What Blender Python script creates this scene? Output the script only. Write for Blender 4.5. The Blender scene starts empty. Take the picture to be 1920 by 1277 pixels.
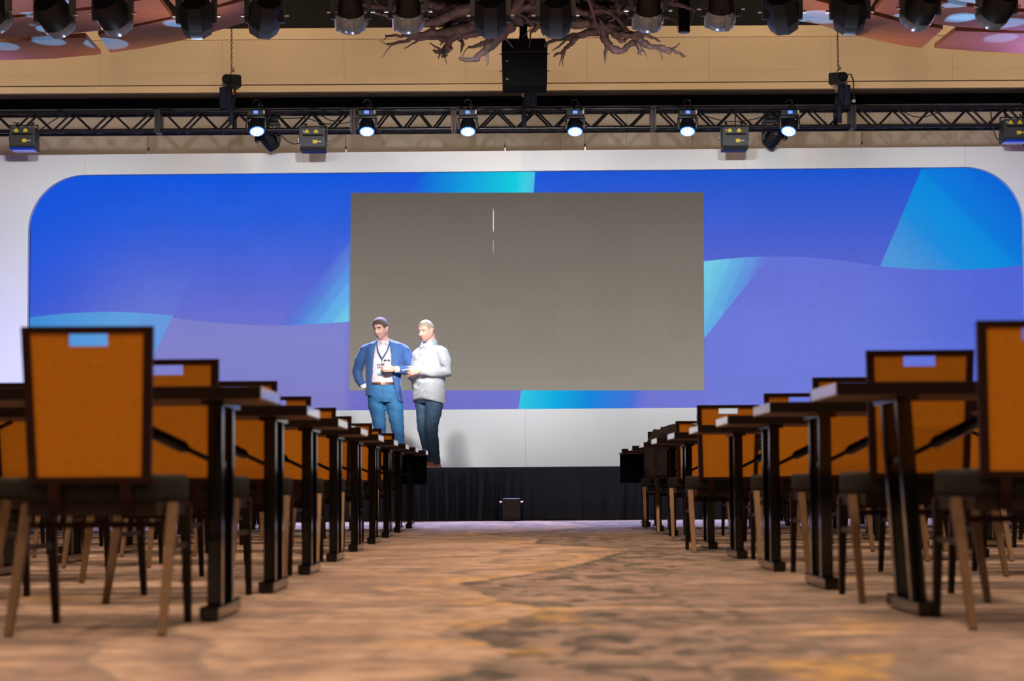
import bpy, bmesh, math, random
from mathutils import Vector, Matrix, Euler
PI = math.pi
S = bpy.context.scene
C = S.collection
rnd = random.Random(7)

# ------------------------------------------------------------------ camera
FPX = 4000.0
CAMZ = 0.437
cd = bpy.data.cameras.new('camera'); cam = bpy.data.objects.new('camera', cd); C.objects.link(cam)
cd.sensor_fit = 'HORIZONTAL'; cd.sensor_width = 36.0; cd.lens = 75.0
cd.clip_start = 0.1; cd.clip_end = 120
PITCH, YAW, ROLL = math.radians(3.80), -0.0026, -0.0067
cam.location = (0, 0, CAMZ)
CR = Matrix.Rotation(YAW, 3, 'Z') @ Matrix.Rotation(PI/2 + PITCH, 3, 'X') @ Matrix.Rotation(ROLL, 3, 'Z')
cam.rotation_euler = CR.to_euler()
cd.dof.use_dof = True; cd.dof.focus_distance = 25.4; cd.dof.aperture_fstop = 3.8
S.camera = cam

def ray(px, py):
    return (CR @ Vector(((px - 960)/FPX, (638.5 - py)/FPX, -1.0))).normalized()
def P(px, py, Y):                       # the world point on the plane y = Y behind a pixel of the photograph
    d = ray(px, py); return Vector((0, 0, CAMZ)) + d*(Y/d.y)

# ------------------------------------------------------------------ world, lamps, exposure
S.view_settings.view_transform = 'Standard'; S.view_settings.look = 'None'
S.view_settings.exposure = 0.0; S.view_settings.gamma = 1.0; S.view_settings.use_curve_mapping = False
W = bpy.data.worlds.new('hall'); S.world = W; W.use_nodes = True
W.node_tree.nodes['Background'].inputs[0].default_value = (0.02, 0.018, 0.02, 1)
W.node_tree.nodes['Background'].inputs[1].default_value = 1.0

def area(name, loc, size, power, col, rot=(0, 0, 0), sy=None, spread=None):
    l = bpy.data.lights.new(name, 'AREA'); l.energy = power; l.color = col
    l.shape = 'RECTANGLE' if sy else 'DISK'; l.size = size
    if sy: l.size_y = sy
    if spread: l.spread = spread
    o = bpy.data.objects.new(name, l); o.location = loc; o.rotation_euler = rot; C.objects.link(o); return o
def spot(name, loc, target, power, col, angle, blend=0.5, radius=0.08):
    l = bpy.data.lights.new(name, 'SPOT'); l.energy = power; l.color = col
    l.spot_size = math.radians(angle); l.spot_blend = blend; l.shadow_soft_size = radius
    o = bpy.data.objects.new(name, l); o.location = loc; C.objects.link(o)
    o.rotation_euler = (Vector(target) - Vector(loc)).to_track_quat('-Z', 'Y').to_euler(); return o

WARM = (1.0, 0.71, 0.52)
# the house lights: warm ceiling lamps over the seats
for x in (-6.5, 0.0, 6.5):
    for y, p in ((-5, 300), (2, 200), (8.5, 250), (14, 260)):
        area('house_lamp', (x, y, 7.3), 1.4, p, WARM, spread=math.radians(150))
# stage wash from the front lighting truss
for px, x in ((102, -7.0), (368, -4.4), (658, -1.7), (920, 0.0), (1216, 1.9), (1467, 4.5), (1726, 7.2)):
    spot('stage_lamp', ((px - 955)*19.35/4000, 19.4, 4.62), (x, 28.6, 2.9), 1400, (0.97, 0.98, 1.0), 42, 0.9, 0.10)
for px, tx in ((658, -1.2), (1042, -1.2)):
    spot('stage_lamp', ((px - 955)*19.35/4000, 19.4, 4.62), (tx, 25.3, 1.7), 2500, (1.0, 0.93, 0.86), 11, 0.9, 0.35)
# unseen spots added to light the copper ceiling panels, warm inwards and violet at the ends
for sx in (-1, 1):
    spot('panel_fill', (sx*4.2, 29.2, 4.55), (sx*4.6, 27.0, 6.2), 150, (1.0, 0.56, 0.32), 130, 1.0, 0.1)
    spot('panel_fill', (sx*3.6, 26.4, 5.0), (sx*5.0, 24.4, 6.2), 65, (1.0, 0.54, 0.32), 120, 1.0, 0.1)
    spot('panel_fill', (sx*7.0, 26.4, 5.0), (sx*6.8, 24.4, 6.2), 100, (0.75, 0.50, 0.80), 120, 1.0, 0.1)
    spot('driftwood_fill', (sx*1.7, 20.0, 4.0), (sx*0.9, 22.3, 5.3), 130, (1.0, 0.70, 0.64), 85, 1.0, 0.1)  # unseen fill spot, added to brighten the near side of the driftwood
    spot('panel_fill', (sx*8.2, 29.2, 4.55), (sx*8.0, 27.8, 6.2), 650, (0.42, 0.30, 1.0), 110, 1.0, 0.1)
# unseen cool spots added to brighten the cowls of the front moving heads
for x in (-3.2, -1.0, 1.2, 3.4):
    spot('cowl_fill', (x, 20.6, 1.2), (x, 19.1, 4.5), 150, (0.62, 0.76, 1.0), 62, 1.0, 0.1)
# warm out-of-view spots added to light the bulkhead over the stage
for x in (-7, -3.5, 0, 3.5, 7):
    spot('bulkhead_fill', (x, 26.6, 7.7), (x, 30.0, 6.2), 330, (1.0, 0.74, 0.47), 85, 1.0, 0.25)
# violet wash over the ends of the stage set
for sx in (-1, 1):
    spot('violet_lamp', (sx*6.9, 26.2, 1.0), (sx*7.4, 28.4, 1.9), 260, (0.36, 0.36, 1.0), 100, 1.0, 0.2)

# the LED wash lights of the stage truss: cool beams on the carpet before the stage
for x in (-3.3, -1.9, -0.6, 0.8, 2.25, 3.6):
    spot('wash_lamp', (x, 27.3, 4.70), (x*1.1, 23.2, 0.0), 3000, (0.46, 0.50, 1.0), 48, 1.0, 0.09)

# ------------------------------------------------------------------ materials
def lin(c):
    return tuple((v/255/12.92) if v/255 <= 0.04045 else ((v/255 + 0.055)/1.055)**2.4 for v in c) + (1.0,)
def mat(name, col, rough=0.6, metal=0.0, noise=0.0, nscale=20.0, bump=0.0, bscale=60.0, coat=0.0, emit=None, estr=0.0, spec=0.5, stretch=None, sheen=0.0):
    m = bpy.data.materials.new(name); m.use_nodes = True
    nt = m.node_tree; b = nt.nodes['Principled BSDF']
    b.inputs['Base Color'].default_value = tuple(col[:3]) + (1,)
    b.inputs['Roughness'].default_value = rough; b.inputs['Metallic'].default_value = metal
    b.inputs['Coat Weight'].default_value = coat; b.inputs['Coat Roughness'].default_value = 0.08
    b.inputs['Specular IOR Level'].default_value = spec
    if sheen: b.inputs['Sheen Weight'].default_value = sheen
    if emit:
        b.inputs['Emission Color'].default_value = tuple(emit[:3]) + (1,); b.inputs['Emission Strength'].default_value = estr
    if noise or bump:
        tc = nt.nodes.new('ShaderNodeTexCoord'); v = tc.outputs['Object']
        if stretch:
            mp = nt.nodes.new('ShaderNodeMapping'); mp.inputs['Scale'].default_value = stretch
            nt.links.new(v, mp.inputs[0]); v = mp.outputs[0]
    if noise:
        n = nt.nodes.new('ShaderNodeTexNoise'); n.inputs['Scale'].default_value = nscale; n.inputs['Detail'].default_value = 5
        nt.links.new(v, n.inputs['Vector'])
        r = nt.nodes.new('ShaderNodeMapRange'); r.inputs[1].default_value = 0.3; r.inputs[2].default_value = 0.7
        r.inputs[3].default_value = 1 - noise; r.inputs[4].default_value = 1 + noise
        nt.links.new(n.outputs[0], r.inputs[0])
        x = nt.nodes.new('ShaderNodeVectorMath'); x.operation = 'SCALE'; x.inputs[0].default_value = col[:3]
        nt.links.new(r.outputs[0], x.inputs['Scale']); nt.links.new(x.outputs[0], b.inputs['Base Color'])
    if bump:
        n2 = nt.nodes.new('ShaderNodeTexNoise'); n2.inputs['Scale'].default_value = bscale; n2.inputs['Detail'].default_value = 3
        nt.links.new(v, n2.inputs['Vector'])
        bp = nt.nodes.new('ShaderNodeBump'); bp.inputs['Strength'].default_value = bump; bp.inputs['Distance'].default_value = 0.02
        nt.links.new(n2.outputs[0], bp.inputs['Height']); nt.links.new(bp.outputs[0], b.inputs['Normal'])
    return m

M = {}
M['black'] = mat('black_metal', (0.008, 0.008, 0.009), 0.35, spec=0.5)
M['truss'] = mat('black_truss_paint', (0.010, 0.010, 0.012), 0.30)
M['matte'] = mat('matte_black', (0.003, 0.003, 0.003), 0.9, spec=0.08)
M['plastic'] = mat('black_plastic', (0.012, 0.012, 0.014), 0.40, bump=0.05, bscale=200)
M['greybox'] = mat('charcoal_housing', (0.038, 0.038, 0.036), 0.5, noise=0.15, nscale=30)
M['chrome'] = mat('steel', (0.75, 0.75, 0.75), 0.25, 1.0)
M['bezel'] = mat('silver_bezel', (0.36, 0.40, 0.46), 0.22, 0.3, coat=0.5)
M['bezeldark'] = mat('dark_bezel', (0.10, 0.12, 0.16), 0.25, 0.2)
M['lensglass'] = mat('amber_lens', (0.03, 0.012, 0.003), 0.06, 0.0, coat=1.0)
M['yellow'] = mat('yellow_label', (0.85, 0.62, 0.01), 0.5)
M['white_label'] = mat('white_label', (0.85, 0.85, 0.85), 0.5)
M['blue_screen'] = mat('blue_display', (0.02, 0.05, 0.3), 0.3, emit=(0.10, 0.22, 1.0), estr=1.6)
M['blue_glow'] = mat('blue_laser_window', (0.01, 0.03, 0.2), 0.2, emit=(0.005, 0.03, 0.55), estr=0.5)
M['led_white'] = mat('white_led', (0.8, 0.9, 1.0), 0.3, emit=(0.80, 0.92, 1.0), estr=1.5)
M['led_rim'] = mat('blue_led_rim', (0.1, 0.3, 0.9), 0.3, emit=(0.08, 0.35, 1.0), estr=0.8)
M['backdrop'] = mat('white_scenic_board', (0.80, 0.80, 0.80), 0.55, noise=0.015, nscale=2)
M['orange'] = mat('orange_upholstery', (0.47, 0.168, 0.004), 0.75, noise=0.10, nscale=90, bump=0.15, bscale=400, spec=0.2)
M['seat'] = mat('olive_seat_fabric', (0.016, 0.0155, 0.011), 0.8, noise=0.18, nscale=120, bump=0.15, bscale=300, spec=0.12)
M['frame'] = mat('dark_walnut_frame', (0.018, 0.005, 0.003), 0.45, noise=0.2, nscale=25, stretch=(1, 1, 0.1), spec=0.15)
M['brass'] = mat('antique_gold_leg', (0.105, 0.050, 0.012), 0.40, 0.40, noise=0.15, nscale=25)
M['darkleg'] = mat('dark_leg', (0.014, 0.008, 0.005), 0.4, 0.2, spec=0.25)
M['table_top'] = mat('dark_laminate', (0.010, 0.005, 0.003), 0.4, noise=0.2, nscale=15, stretch=(0.15, 1, 1))
M['underside'] = mat('brown_board_underside', (0.11, 0.045, 0.016), 0.7, noise=0.15, nscale=20, stretch=(0.15, 1, 1))
M['edge'] = mat('dark_edge_band', (0.010, 0.005, 0.004), 0.35, spec=0.15)
M['cap'] = mat('pale_end_cap', (0.90, 0.91, 0.94), 0.25, 0.0, coat=1.0)
M['leg'] = mat('black_table_leg', (0.003, 0.003, 0.003), 0.13, spec=0.5)
M['skirt'] = mat('black_pleated_cloth', (0.034, 0.041, 0.062), 0.7, spec=0.1)
M['speakerbrown'] = mat('dark_brown_cabinet', (0.014, 0.009, 0.007), 0.6)
M['greywall'] = mat('grey_wall_panel', (0.34, 0.305, 0.28), 0.8, noise=0.04, nscale=3)
M['beige'] = mat('beige_plaster', (0.56, 0.45, 0.32), 0.8, noise=0.04, nscale=2.5)
M['beigelight'] = mat('cream_plaster', (0.64, 0.51, 0.35), 0.8, noise=0.03, nscale=2.5)
M['soffit'] = mat('taupe_soffit', (0.20, 0.17, 0.15), 0.8)
M['ceiling'] = mat('black_ceiling', (0.006, 0.006, 0.007), 0.9)
M['cloud'] = mat('copper_veneer', (0.56, 0.26, 0.15), 0.55, noise=0.12, nscale=6, stretch=(0.4, 6, 1))
M['wood'] = mat('driftwood', (0.085, 0.056, 0.053), 0.7, noise=0.5, nscale=9, bump=0.6, bscale=22, stretch=(1, 1, 1))
M['chain'] = mat('chain_steel', (0.03, 0.025, 0.02), 0.5, 0.5)
M['cable'] = mat('black_cable', (0.008, 0.008, 0.008), 0.5)
M['orangehook'] = mat('orange_hook', (0.7, 0.12, 0.01), 0.5)
M['green'] = mat('green_sling', (0.02, 0.10, 0.06), 0.8)
M['rust'] = mat('rust_brown_plate', (0.11, 0.045, 0.028), 0.5)
M['truss_plate'] = mat('grey_truss_plate', (0.05, 0.05, 0.055), 0.4, 0.3)
M['walls'] = mat('hall_wall', (0.16, 0.12, 0.09), 0.8)

# ------------------------------------------------------------------ shader expressions
class X:
    def __init__(s, nt, v): s.nt, s.v = nt, v
    def op(s, o, *a):
        n = s.nt.nodes.new('ShaderNodeMath'); n.operation = o
        for i, q in enumerate((s,) + a):
            q = q.v if isinstance(q, X) else q
            if isinstance(q, (int, float)): n.inputs[i].default_value = q
            else: s.nt.links.new(q, n.inputs[i])
        return X(s.nt, n.outputs[0])
    def __add__(s, o): return s.op('ADD', o)
    def __radd__(s, o): return s.op('ADD', o)
    def __sub__(s, o): return s.op('SUBTRACT', o)
    def __rsub__(s, o): return X(s.nt, o).op('SUBTRACT', s)
    def __mul__(s, o): return s.op('MULTIPLY', o)
    def __rmul__(s, o): return s.op('MULTIPLY', o)
    def __truediv__(s, o): return s.op('DIVIDE', o)
    def mn(s, o): return s.op('MINIMUM', o)
    def mx(s, o): return s.op('MAXIMUM', o)
    def step(s, a, b):
        n = s.nt.nodes.new('ShaderNodeMapRange'); n.interpolation_type = 'SMOOTHSTEP'; n.clamp = True
        s.nt.links.new(s.v, n.inputs[0]); n.inputs[1].default_value = a; n.inputs[2].default_value = b
        return X(s.nt, n.outputs[0])
    def ramp(s, stops):
        n = s.nt.nodes.new('ShaderNodeValToRGB'); cr = n.color_ramp
        while len(cr.elements) < len(stops): cr.elements.new(0.5)
        for e, (p, c) in zip(cr.elements, stops): e.position = p; e.color = c
        s.nt.links.new(s.v, n.inputs[0]); return n.outputs[0]
def mixc(nt, f, a, b):
    n = nt.nodes.new('ShaderNodeMix'); n.data_type = 'RGBA'
    for i, q in ((0, f), (6, a), (7, b)):
        q = q.v if isinstance(q, X) else q
        if isinstance(q, (int, float, tuple)): n.inputs[i].default_value = q
        else: nt.links.new(q, n.inputs[i])
    return n.outputs[2]
def noise(nt, vec, scale, detail=3, dist=0.0, out=0):
    n = nt.nodes.new('ShaderNodeTexNoise'); n.inputs['Scale'].default_value = scale; n.inputs['Detail'].default_value = detail
    n.inputs['Distortion'].default_value = dist; nt.links.new(vec, n.inputs['Vector']); return X(nt, n.outputs[out])

# ------------------------------------------------------------------ mesh helpers
def box(bm, c, s, rot=None, bev=0.0):
    r = bmesh.ops.create_cube(bm, size=1.0)['verts']
    m = Matrix.Translation(Vector(c)) @ (rot.to_4x4() if rot is not None else Matrix()) @ Matrix.Diagonal((s[0], s[1], s[2], 1))
    bmesh.ops.transform(bm, matrix=m, verts=r)
    if bev:
        es = list({e for v in r for e in v.link_edges})
        bmesh.ops.bevel(bm, geom=es, offset=bev, segments=2, profile=0.6, affect='EDGES', clamp_overlap=True)
def frame_at(t):
    t = t.normalized(); a = Vector((0, 0, 1)) if abs(t.z) < 0.95 else Vector((0, 1, 0))
    u = t.cross(a).normalized(); return u, u.cross(t).normalized()
def tube(bm, pts, rad, n=8, caps=True, square=False, flat=1.0):
    pts = [Vector(p) for p in pts]
    rad = [rad]*len(pts) if isinstance(rad, (int, float)) else rad
    rings = []; u = None
    for i, p in enumerate(pts):
        t = (pts[min(i+1, len(pts)-1)] - pts[max(i-1, 0)])
        if t.length < 1e-9: t = Vector((0, 0, 1))
        if u is None: u, w = frame_at(t)
        else:
            t = t.normalized(); u = (u - t*u.dot(t))
            u = u.normalized() if u.length > 1e-6 else frame_at(t)[0]
            w = u.cross(t).normalized()
        ph = PI/4 if square else 0
        rings.append([bm.verts.new(p + (u*math.cos(ph + 2*PI*k/n) + w*math.sin(ph + 2*PI*k/n)*flat)*rad[i]*(1.414 if square else 1)) for k in range(n)])
    for a, b in zip(rings, rings[1:]):
        for k in range(n): bm.faces.new((a[k], a[(k+1) % n], b[(k+1) % n], b[k]))
    if caps: bm.faces.new(rings[0][::-1]); bm.faces.new(rings[-1])
def bar(bm, a, b, r): tube(bm, [a, b], r, 4, True, True)
def lathe(bm, prof, n=20, mtx=None, squash=None):
    rings = []
    for r, z in prof:
        ring = []
        for k in range(n):
            v = Vector((r*math.cos(2*PI*k/n), r*math.sin(2*PI*k/n), z))
            ring.append(bm.verts.new(mtx @ v if mtx is not None else v))
        rings.append(ring)
    for a, b in zip(rings, rings[1:]):
        for k in range(n): bm.faces.new((a[k], a[(k+1) % n], b[(k+1) % n], b[k]))
    bm.faces.new(rings[0][::-1]); bm.faces.new(rings[-1])
def prism(bm, poly, axis, a, b):
    """poly: 2-D outline; axis 'y': outline in (x, z), extruded from y=a to y=b; 'z': outline in (x, y); 'x': outline in (y, z)"""
    f = {'y': lambda p, t: (p[0], t, p[1]), 'z': lambda p, t: (p[0], p[1], t), 'x': lambda p, t: (t, p[0], p[1])}[axis]
    v0 = [bm.verts.new(f(p, a)) for p in poly]; v1 = [bm.verts.new(f(p, b)) for p in poly]
    n = len(poly)
    fs = [bm.faces.new(v0), bm.faces.new(v1[::-1])]
    for k in range(n): fs.append(bm.faces.new((v0[k], v1[k], v1[(k+1) % n], v0[(k+1) % n])))
    bmesh.ops.recalc_face_normals(bm, faces=fs)
def loft(bm, rings, closed=True, caps=True):
    R = [[bm.verts.new(p) for p in r] for r in rings]
    n = len(R[0])
    for a, b in zip(R, R[1:]):
        for k in range(n if closed else n - 1): bm.faces.new((a[k], a[(k+1) % n], b[(k+1) % n], b[k]))
    if caps and closed: bm.faces.new(R[0][::-1]); bm.faces.new(R[-1])
def ell(cx, cy, z, rx, ry, n=28, p=2.4, tilt=0.0, a0=0.0, a1=2*PI, endpoint=False):
    out = []
    for k in range(n):
        a = a0 + (a1 - a0)*k/(n - 1 if endpoint else n)
        c, s = math.cos(a), math.sin(a)
        x = math.copysign(abs(c)**(2/p), c)*rx; y = math.copysign(abs(s)**(2/p), s)*ry
        out.append(Vector((cx + x, cy + y, z + tilt*y)))
    return out
def ellipsoid(bm, c, r, rot=None, u=16, v=10):
    q = bmesh.ops.create_uvsphere(bm, u_segments=u, v_segments=v, radius=1.0)['verts']
    m = Matrix.Translation(Vector(c)) @ (rot.to_4x4() if rot is not None else Matrix()) @ Matrix.Diagonal((r[0], r[1], r[2], 1))
    bmesh.ops.transform(bm, matrix=m, verts=q)
def new(): return bmesh.new()

def obj(name, bm, m, parent=None, smooth=False, loc=None, rot=None):
    me = bpy.data.meshes.new(name)
    bmesh.ops.recalc_face_normals(bm, faces=bm.faces)
    bm.to_mesh(me); bm.free()
    for q in (m if isinstance(m, (list, tuple)) else [m]): me.materials.append(q)
    if smooth:
        for p in me.polygons: p.use_smooth = True
        if smooth is not True: me.set_sharp_from_angle(angle=math.radians(smooth))
    o = bpy.data.objects.new(name, me); C.objects.link(o)
    if parent is not None: o.parent = parent
    if loc is not None: o.location = loc
    if rot is not None: o.rotation_euler = rot
    return o
def share(name, me, parent=None, loc=(0, 0, 0), rot=(0, 0, 0)):
    o = bpy.data.objects.new(name, me); C.objects.link(o); o.parent = parent; o.location = loc; o.rotation_euler = rot; return o
def tag(o, label, cat, group=None):
    o['label'] = label; o['category'] = cat
    if group: o['group'] = group
    return o
def thing(name, label, cat, loc=(0, 0, 0), rotz=0.0, group=None):
    o = bpy.data.objects.new(name, None); o.empty_display_size = 0.1; C.objects.link(o)
    o.location = loc; o.rotation_euler = (0, 0, rotz)
    return tag(o, label, cat, group)
def struct(name, bm, m, parent=None, smooth=False):
    o = obj(name, bm, m, parent, smooth)
    if parent is None: o['kind'] = 'structure'
    return o
def dup(root, loc, rotz, label, group=None):
    r = root.copy(); C.objects.link(r); r.location = loc; r.rotation_euler = (0, 0, rotz); r['label'] = label
    if group: r['group'] = group
    for ch in list(root.children):
        c = ch.copy(); C.objects.link(c); c.parent = r
        for g in list(ch.children):
            d = g.copy(); C.objects.link(d); d.parent = c
    return r
def fuse(bm, voxel, smooth=4, name='fused'):
    """one continuous surface out of overlapping closed shapes"""
    me = bpy.data.meshes.new(name); bmesh.ops.recalc_face_normals(bm, faces=bm.faces); bm.to_mesh(me); bm.free()
    o = bpy.data.objects.new(name, me); C.objects.link(o)
    r = o.modifiers.new('r', 'REMESH'); r.mode = 'VOXEL'; r.voxel_size = voxel
    if smooth:
        s = o.modifiers.new('s', 'SMOOTH'); s.iterations = smooth; s.factor = 0.5
    dg = bpy.context.evaluated_depsgraph_get()
    out = bpy.data.meshes.new_from_object(o.evaluated_get(dg))
    bpy.data.objects.remove(o); bpy.data.meshes.remove(me)
    for p in out.polygons: p.use_smooth = True
    return out
def mobj(name, me, m, parent=None):
    me.materials.clear(); me.materials.append(m); me.name = name
    o = bpy.data.objects.new(name, me); C.objects.link(o)
    if parent is not None: o.parent = parent
    return o
# ------------------------------------------------------------------ floor: patterned carpet
def carpet():
    m = bpy.data.materials.new('patterned_carpet'); m.use_nodes = True; nt = m.node_tree; b = nt.nodes['Principled BSDF']
    tc = nt.nodes.new('ShaderNodeTexCoord'); vec = tc.outputs['Object']
    sp = nt.nodes.new('ShaderNodeSeparateXYZ'); nt.links.new(vec, sp.inputs[0]); x, y = X(nt, sp.outputs[0]), X(nt, sp.outputs[1])
    # the dark meandering vein: its x along the aisle
    pts = [(2, -.3), (4.72, -.147), (5.08, -.066), (5.58, .03), (5.79, -.045), (6.22, -.138), (6.99, .073), (7.47, .136), (7.8, .01), (8.61, -.112),
           (9.3, -.2), (10.47, .19), (11.6, .437), (13.9, .80), (15.2, .2), (16.8, .26), (18.2, -.28), (19.4, .4), (21, .9), (25, .3)]
    fc = nt.nodes.new('ShaderNodeFloatCurve'); cv = fc.mapping.curves[0]
    while len(cv.points) < len(pts): cv.points.new(0.5, 0.5)
    for q, (yy, xx) in zip(cv.points, sorted(pts)):
        q.location = (yy/25.0, xx/2 + 0.5); q.handle_type = 'VECTOR'
    fc.mapping.update(); nt.links.new((y/25.0).v, fc.inputs['Value'])
    wob = noise(nt, vec, 9.0, 4)
    vein = x - (X(nt, fc.outputs[0]) - 0.5)*2.0 + (wob - 0.5)*0.16
    side = vein.step(-0.02, 0.04)
    band = (vein.step(-0.03, 0.0)*(1.0 - vein.step(0.012, 0.07)))
    # long flowing waves
    mp = nt.nodes.new('ShaderNodeMapping'); mp.inputs['Scale'].default_value = (1.0, 0.55, 1); mp.inputs['Rotation'].default_value = (0, 0, 0.5)
    nt.links.new(vec, mp.inputs[0])
    big = noise(nt, mp.outputs[0], 0.55, 2, 0.6)
    w = (big*9.0).op('FRACT')
    wave = w.step(0.0, 0.55)*(1.0 - w.step(0.80, 1.0))
    fine = noise(nt, vec, 11.0, 6); mott = noise(nt, mp.outputs[0], 7.0, 5, 0.8)
    tan = mixc(nt, wave, (0.30, 0.202, 0.146, 1), (0.45, 0.312, 0.220, 1))
    dark = mixc(nt, mott.step(0.40, 0.55).mx(vein.step(0.25, 1.3)*0.75), (0.032, 0.030, 0.021, 1), (0.27, 0.190, 0.145, 1))
    c = mixc(nt, side*(0.45 + 0.55*(1.0 - vein.step(0.5, 1.6))), tan, dark)
    c = mixc(nt, band*(0.5 + 0.5*noise(nt, vec, 2.2, 2).step(0.35, 0.55))*0.95, c, (0.022, 0.028, 0.016, 1))
    edge = (vein.step(-0.42, -0.05)*(1.0 - vein.step(-0.03, 0.0)))*noise(nt, vec, 1.6, 3).step(0.42, 0.62)
    gold = (noise(nt, mp.outputs[0], 1.1, 2, 1.2).step(0.60, 0.70) + edge).mn(1.0)*fine.step(0.30, 0.55)
    c = mixc(nt, gold*0.75, c, (0.50, 0.29, 0.06, 1))
    grey = noise(nt, mp.outputs[0], 1.9, 3, 0.5).step(0.57, 0.68)
    c = mixc(nt, grey*0.6, c, (0.13, 0.098, 0.080, 1))
    ln = (w.step(0.80, 0.90)*(1.0 - w.step(0.90, 1.0)))
    c = mixc(nt, ln*0.55, c, (0.13, 0.12, 0.10, 1))
    c = mixc(nt, (1.0 - fine.step(0.34, 0.58))*0.6, c, (0.13, 0.092, 0.072, 1))
    str_ = nt.nodes.new('ShaderNodeMapping'); str_.inputs['Scale'].default_value = (0.45, 2.2, 1); str_.inputs['Rotation'].default_value = (0, 0, 0.25); nt.links.new(vec, str_.inputs[0])
    s1 = noise(nt, str_.outputs[0], 3.0, 5, 1.0)
    c = mixc(nt, s1.step(0.50, 0.66)*0.5, c, (0.12, 0.090, 0.074, 1))
    c = mixc(nt, (1.0 - s1.step(0.30, 0.44))*0.5, c, (0.55, 0.38, 0.265, 1))
    nt.links.new(c, b.inputs['Base Color']); b.inputs['Roughness'].default_value = 0.95; b.inputs['Specular IOR Level'].default_value = 0.1
    b.inputs['Sheen Weight'].default_value = 0.15
    n2 = noise(nt, vec, 220, 2); bp = nt.nodes.new('ShaderNodeBump'); bp.inputs['Strength'].default_value = 0.4; bp.inputs['Distance'].default_value = 0.01
    nt.links.new(n2.v, bp.inputs['Height']); nt.links.new(bp.outputs[0], b.inputs['Normal'])
    return m
bm = new(); box(bm, (0, 8, -0.05), (34, 50, 0.1)); struct('floor', bm, carpet())

# ------------------------------------------------------------------ room shell
bm = new(); box(bm, (0, 8, 8.25), (34, 50, 0.1)); struct('ceiling', bm, M['ceiling'])
bm = new(); box(bm, (-16.9, 8, 4.1), (0.2, 50, 8.2)); struct('wall_left', bm, M['walls'])
bm = new(); box(bm, (16.9, 8, 4.1), (0.2, 50, 8.2)); struct('wall_right', bm, M['walls'])
bm = new(); box(bm, (0, -16.9, 4.1), (33.6, 0.2, 8.2)); struct('wall_rear', bm, M['walls'])
YW = 30.25
bm = new(); box(bm, (0, YW + 0.25, 4.1), (33.6, 0.3, 8.2)); wb = struct('wall_front', bm, M['ceiling'])
# upright grey panels of the front wall behind the truss
bm = new(); box(bm, (0, 0, 0), (0.9425, 0.08, 6.0), bev=0.002); pm = None
x0 = P(803, 240, YW).x
first = obj('wall_panel', bm, M['greywall'], wb); first.location = (x0 - 9*0.945 - 0.4725, YW + 0.05, 3.0)
for k in range(-8, 10):
    share('wall_panel', first.data, wb, (x0 + k*0.945 - 0.4725, YW + 0.05, 3.0))
# the bulkhead over the stage: stepped profile
YB = 29.8
zz = lambda py: P(960, py, YB).z
def trim(name, z0, z1, y0, y1, m, seams=None):
    bm = new()
    if not seams:
        box(bm, (0, (y0+y1)/2, (z0+z1)/2), (32, y1-y0, z1-z0), bev=0.004); return struct(name, bm, m)
    box(bm, (0, (y0+y1)/2 + 0.03, (z0+z1)/2), (32, y1-y0-0.03, z1-z0)); t = struct(name, bm, m)
    n = int(16/seams)
    bm = new(); box(bm, (0, 0, 0), (seams - 0.002, 0.05, z1-z0 - 0.002), bev=0.001)
    f = obj('panel', bm, m, t); f.location = (0.31, y0 + 0.02, (z0+z1)/2)
    for k in range(-n, n):
        if k: share('panel', f.data, t, (0.31 + k*seams, y0 + 0.02, (z0+z1)/2))
    return t
trim('trim_1', zz(170), zz(157.5), YB, YB + 0.37, M['beigelight'])
trim('trim_2', zz(157.5), zz(155), YB + 0.05, YB + 0.37, M['soffit'])
trim('trim_3', zz(155), zz(133), YB + 0.03, YB + 0.37, M['beige'], 1.72)
trim('trim_4', zz(133), zz(71), YB + 0.035, YB + 0.37, M['beige'], 1.72)
trim('trim_5', zz(71), zz(50), YB + 0.015, YB + 0.37, M['beigelight'])
bm = new(); box(bm, (0, YB + 0.20, zz(170) - 0.006), (32, 0.36, 0.012)); struct('trim_6', bm, M['soffit'])
zb0, zb1 = P(960, 199, YB + 0.40).z, zz(170) - 0.01
bm = new(); box(bm, (0, YB + 0.40, (zb0+zb1)/2), (32, 0.05, zb1-zb0)); struct('trim_7', bm, M['matte'])

# ------------------------------------------------------------------ ceiling clouds: copper veneered panels with open joints
ZC = 6.2
def PZ(px, py, z):
    d = ray(px, py); return Vector((0, 0, CAMZ)) + d*((z - CAMZ)/d.z)
def cloud(name, label, polys):
    t = thing(name, label, 'ceiling panel', (0, 0, 0))
    for poly in polys:
        pts = [PZ(px, py, ZC) for px, py in poly]
        bm = new(); prism(bm, [(p.x, p.y) for p in pts], 'z', ZC, ZC + 0.06); obj('veneer_panel', bm, M['cloud'], t)
    for px, py in ((60, 50), (220, 45), (380, 30), (90, 95), (260, 75), (380, 5), (120, 5)) if polys[0][0][0] < 900 else ((1860, 38), (1720, 30), (1660, 50), (1840, 80), (1580, 30), (1600, -8), (1880, 5)):
        p = PZ(px, py, ZC + 0.06); bm = new(); tube(bm, [p - Vector((0, 0, 0.02)), Vector((p.x, p.y, 8.2))], 0.010, 6)
        obj('suspension_rod', bm, M['black'], t)
    return t
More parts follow.
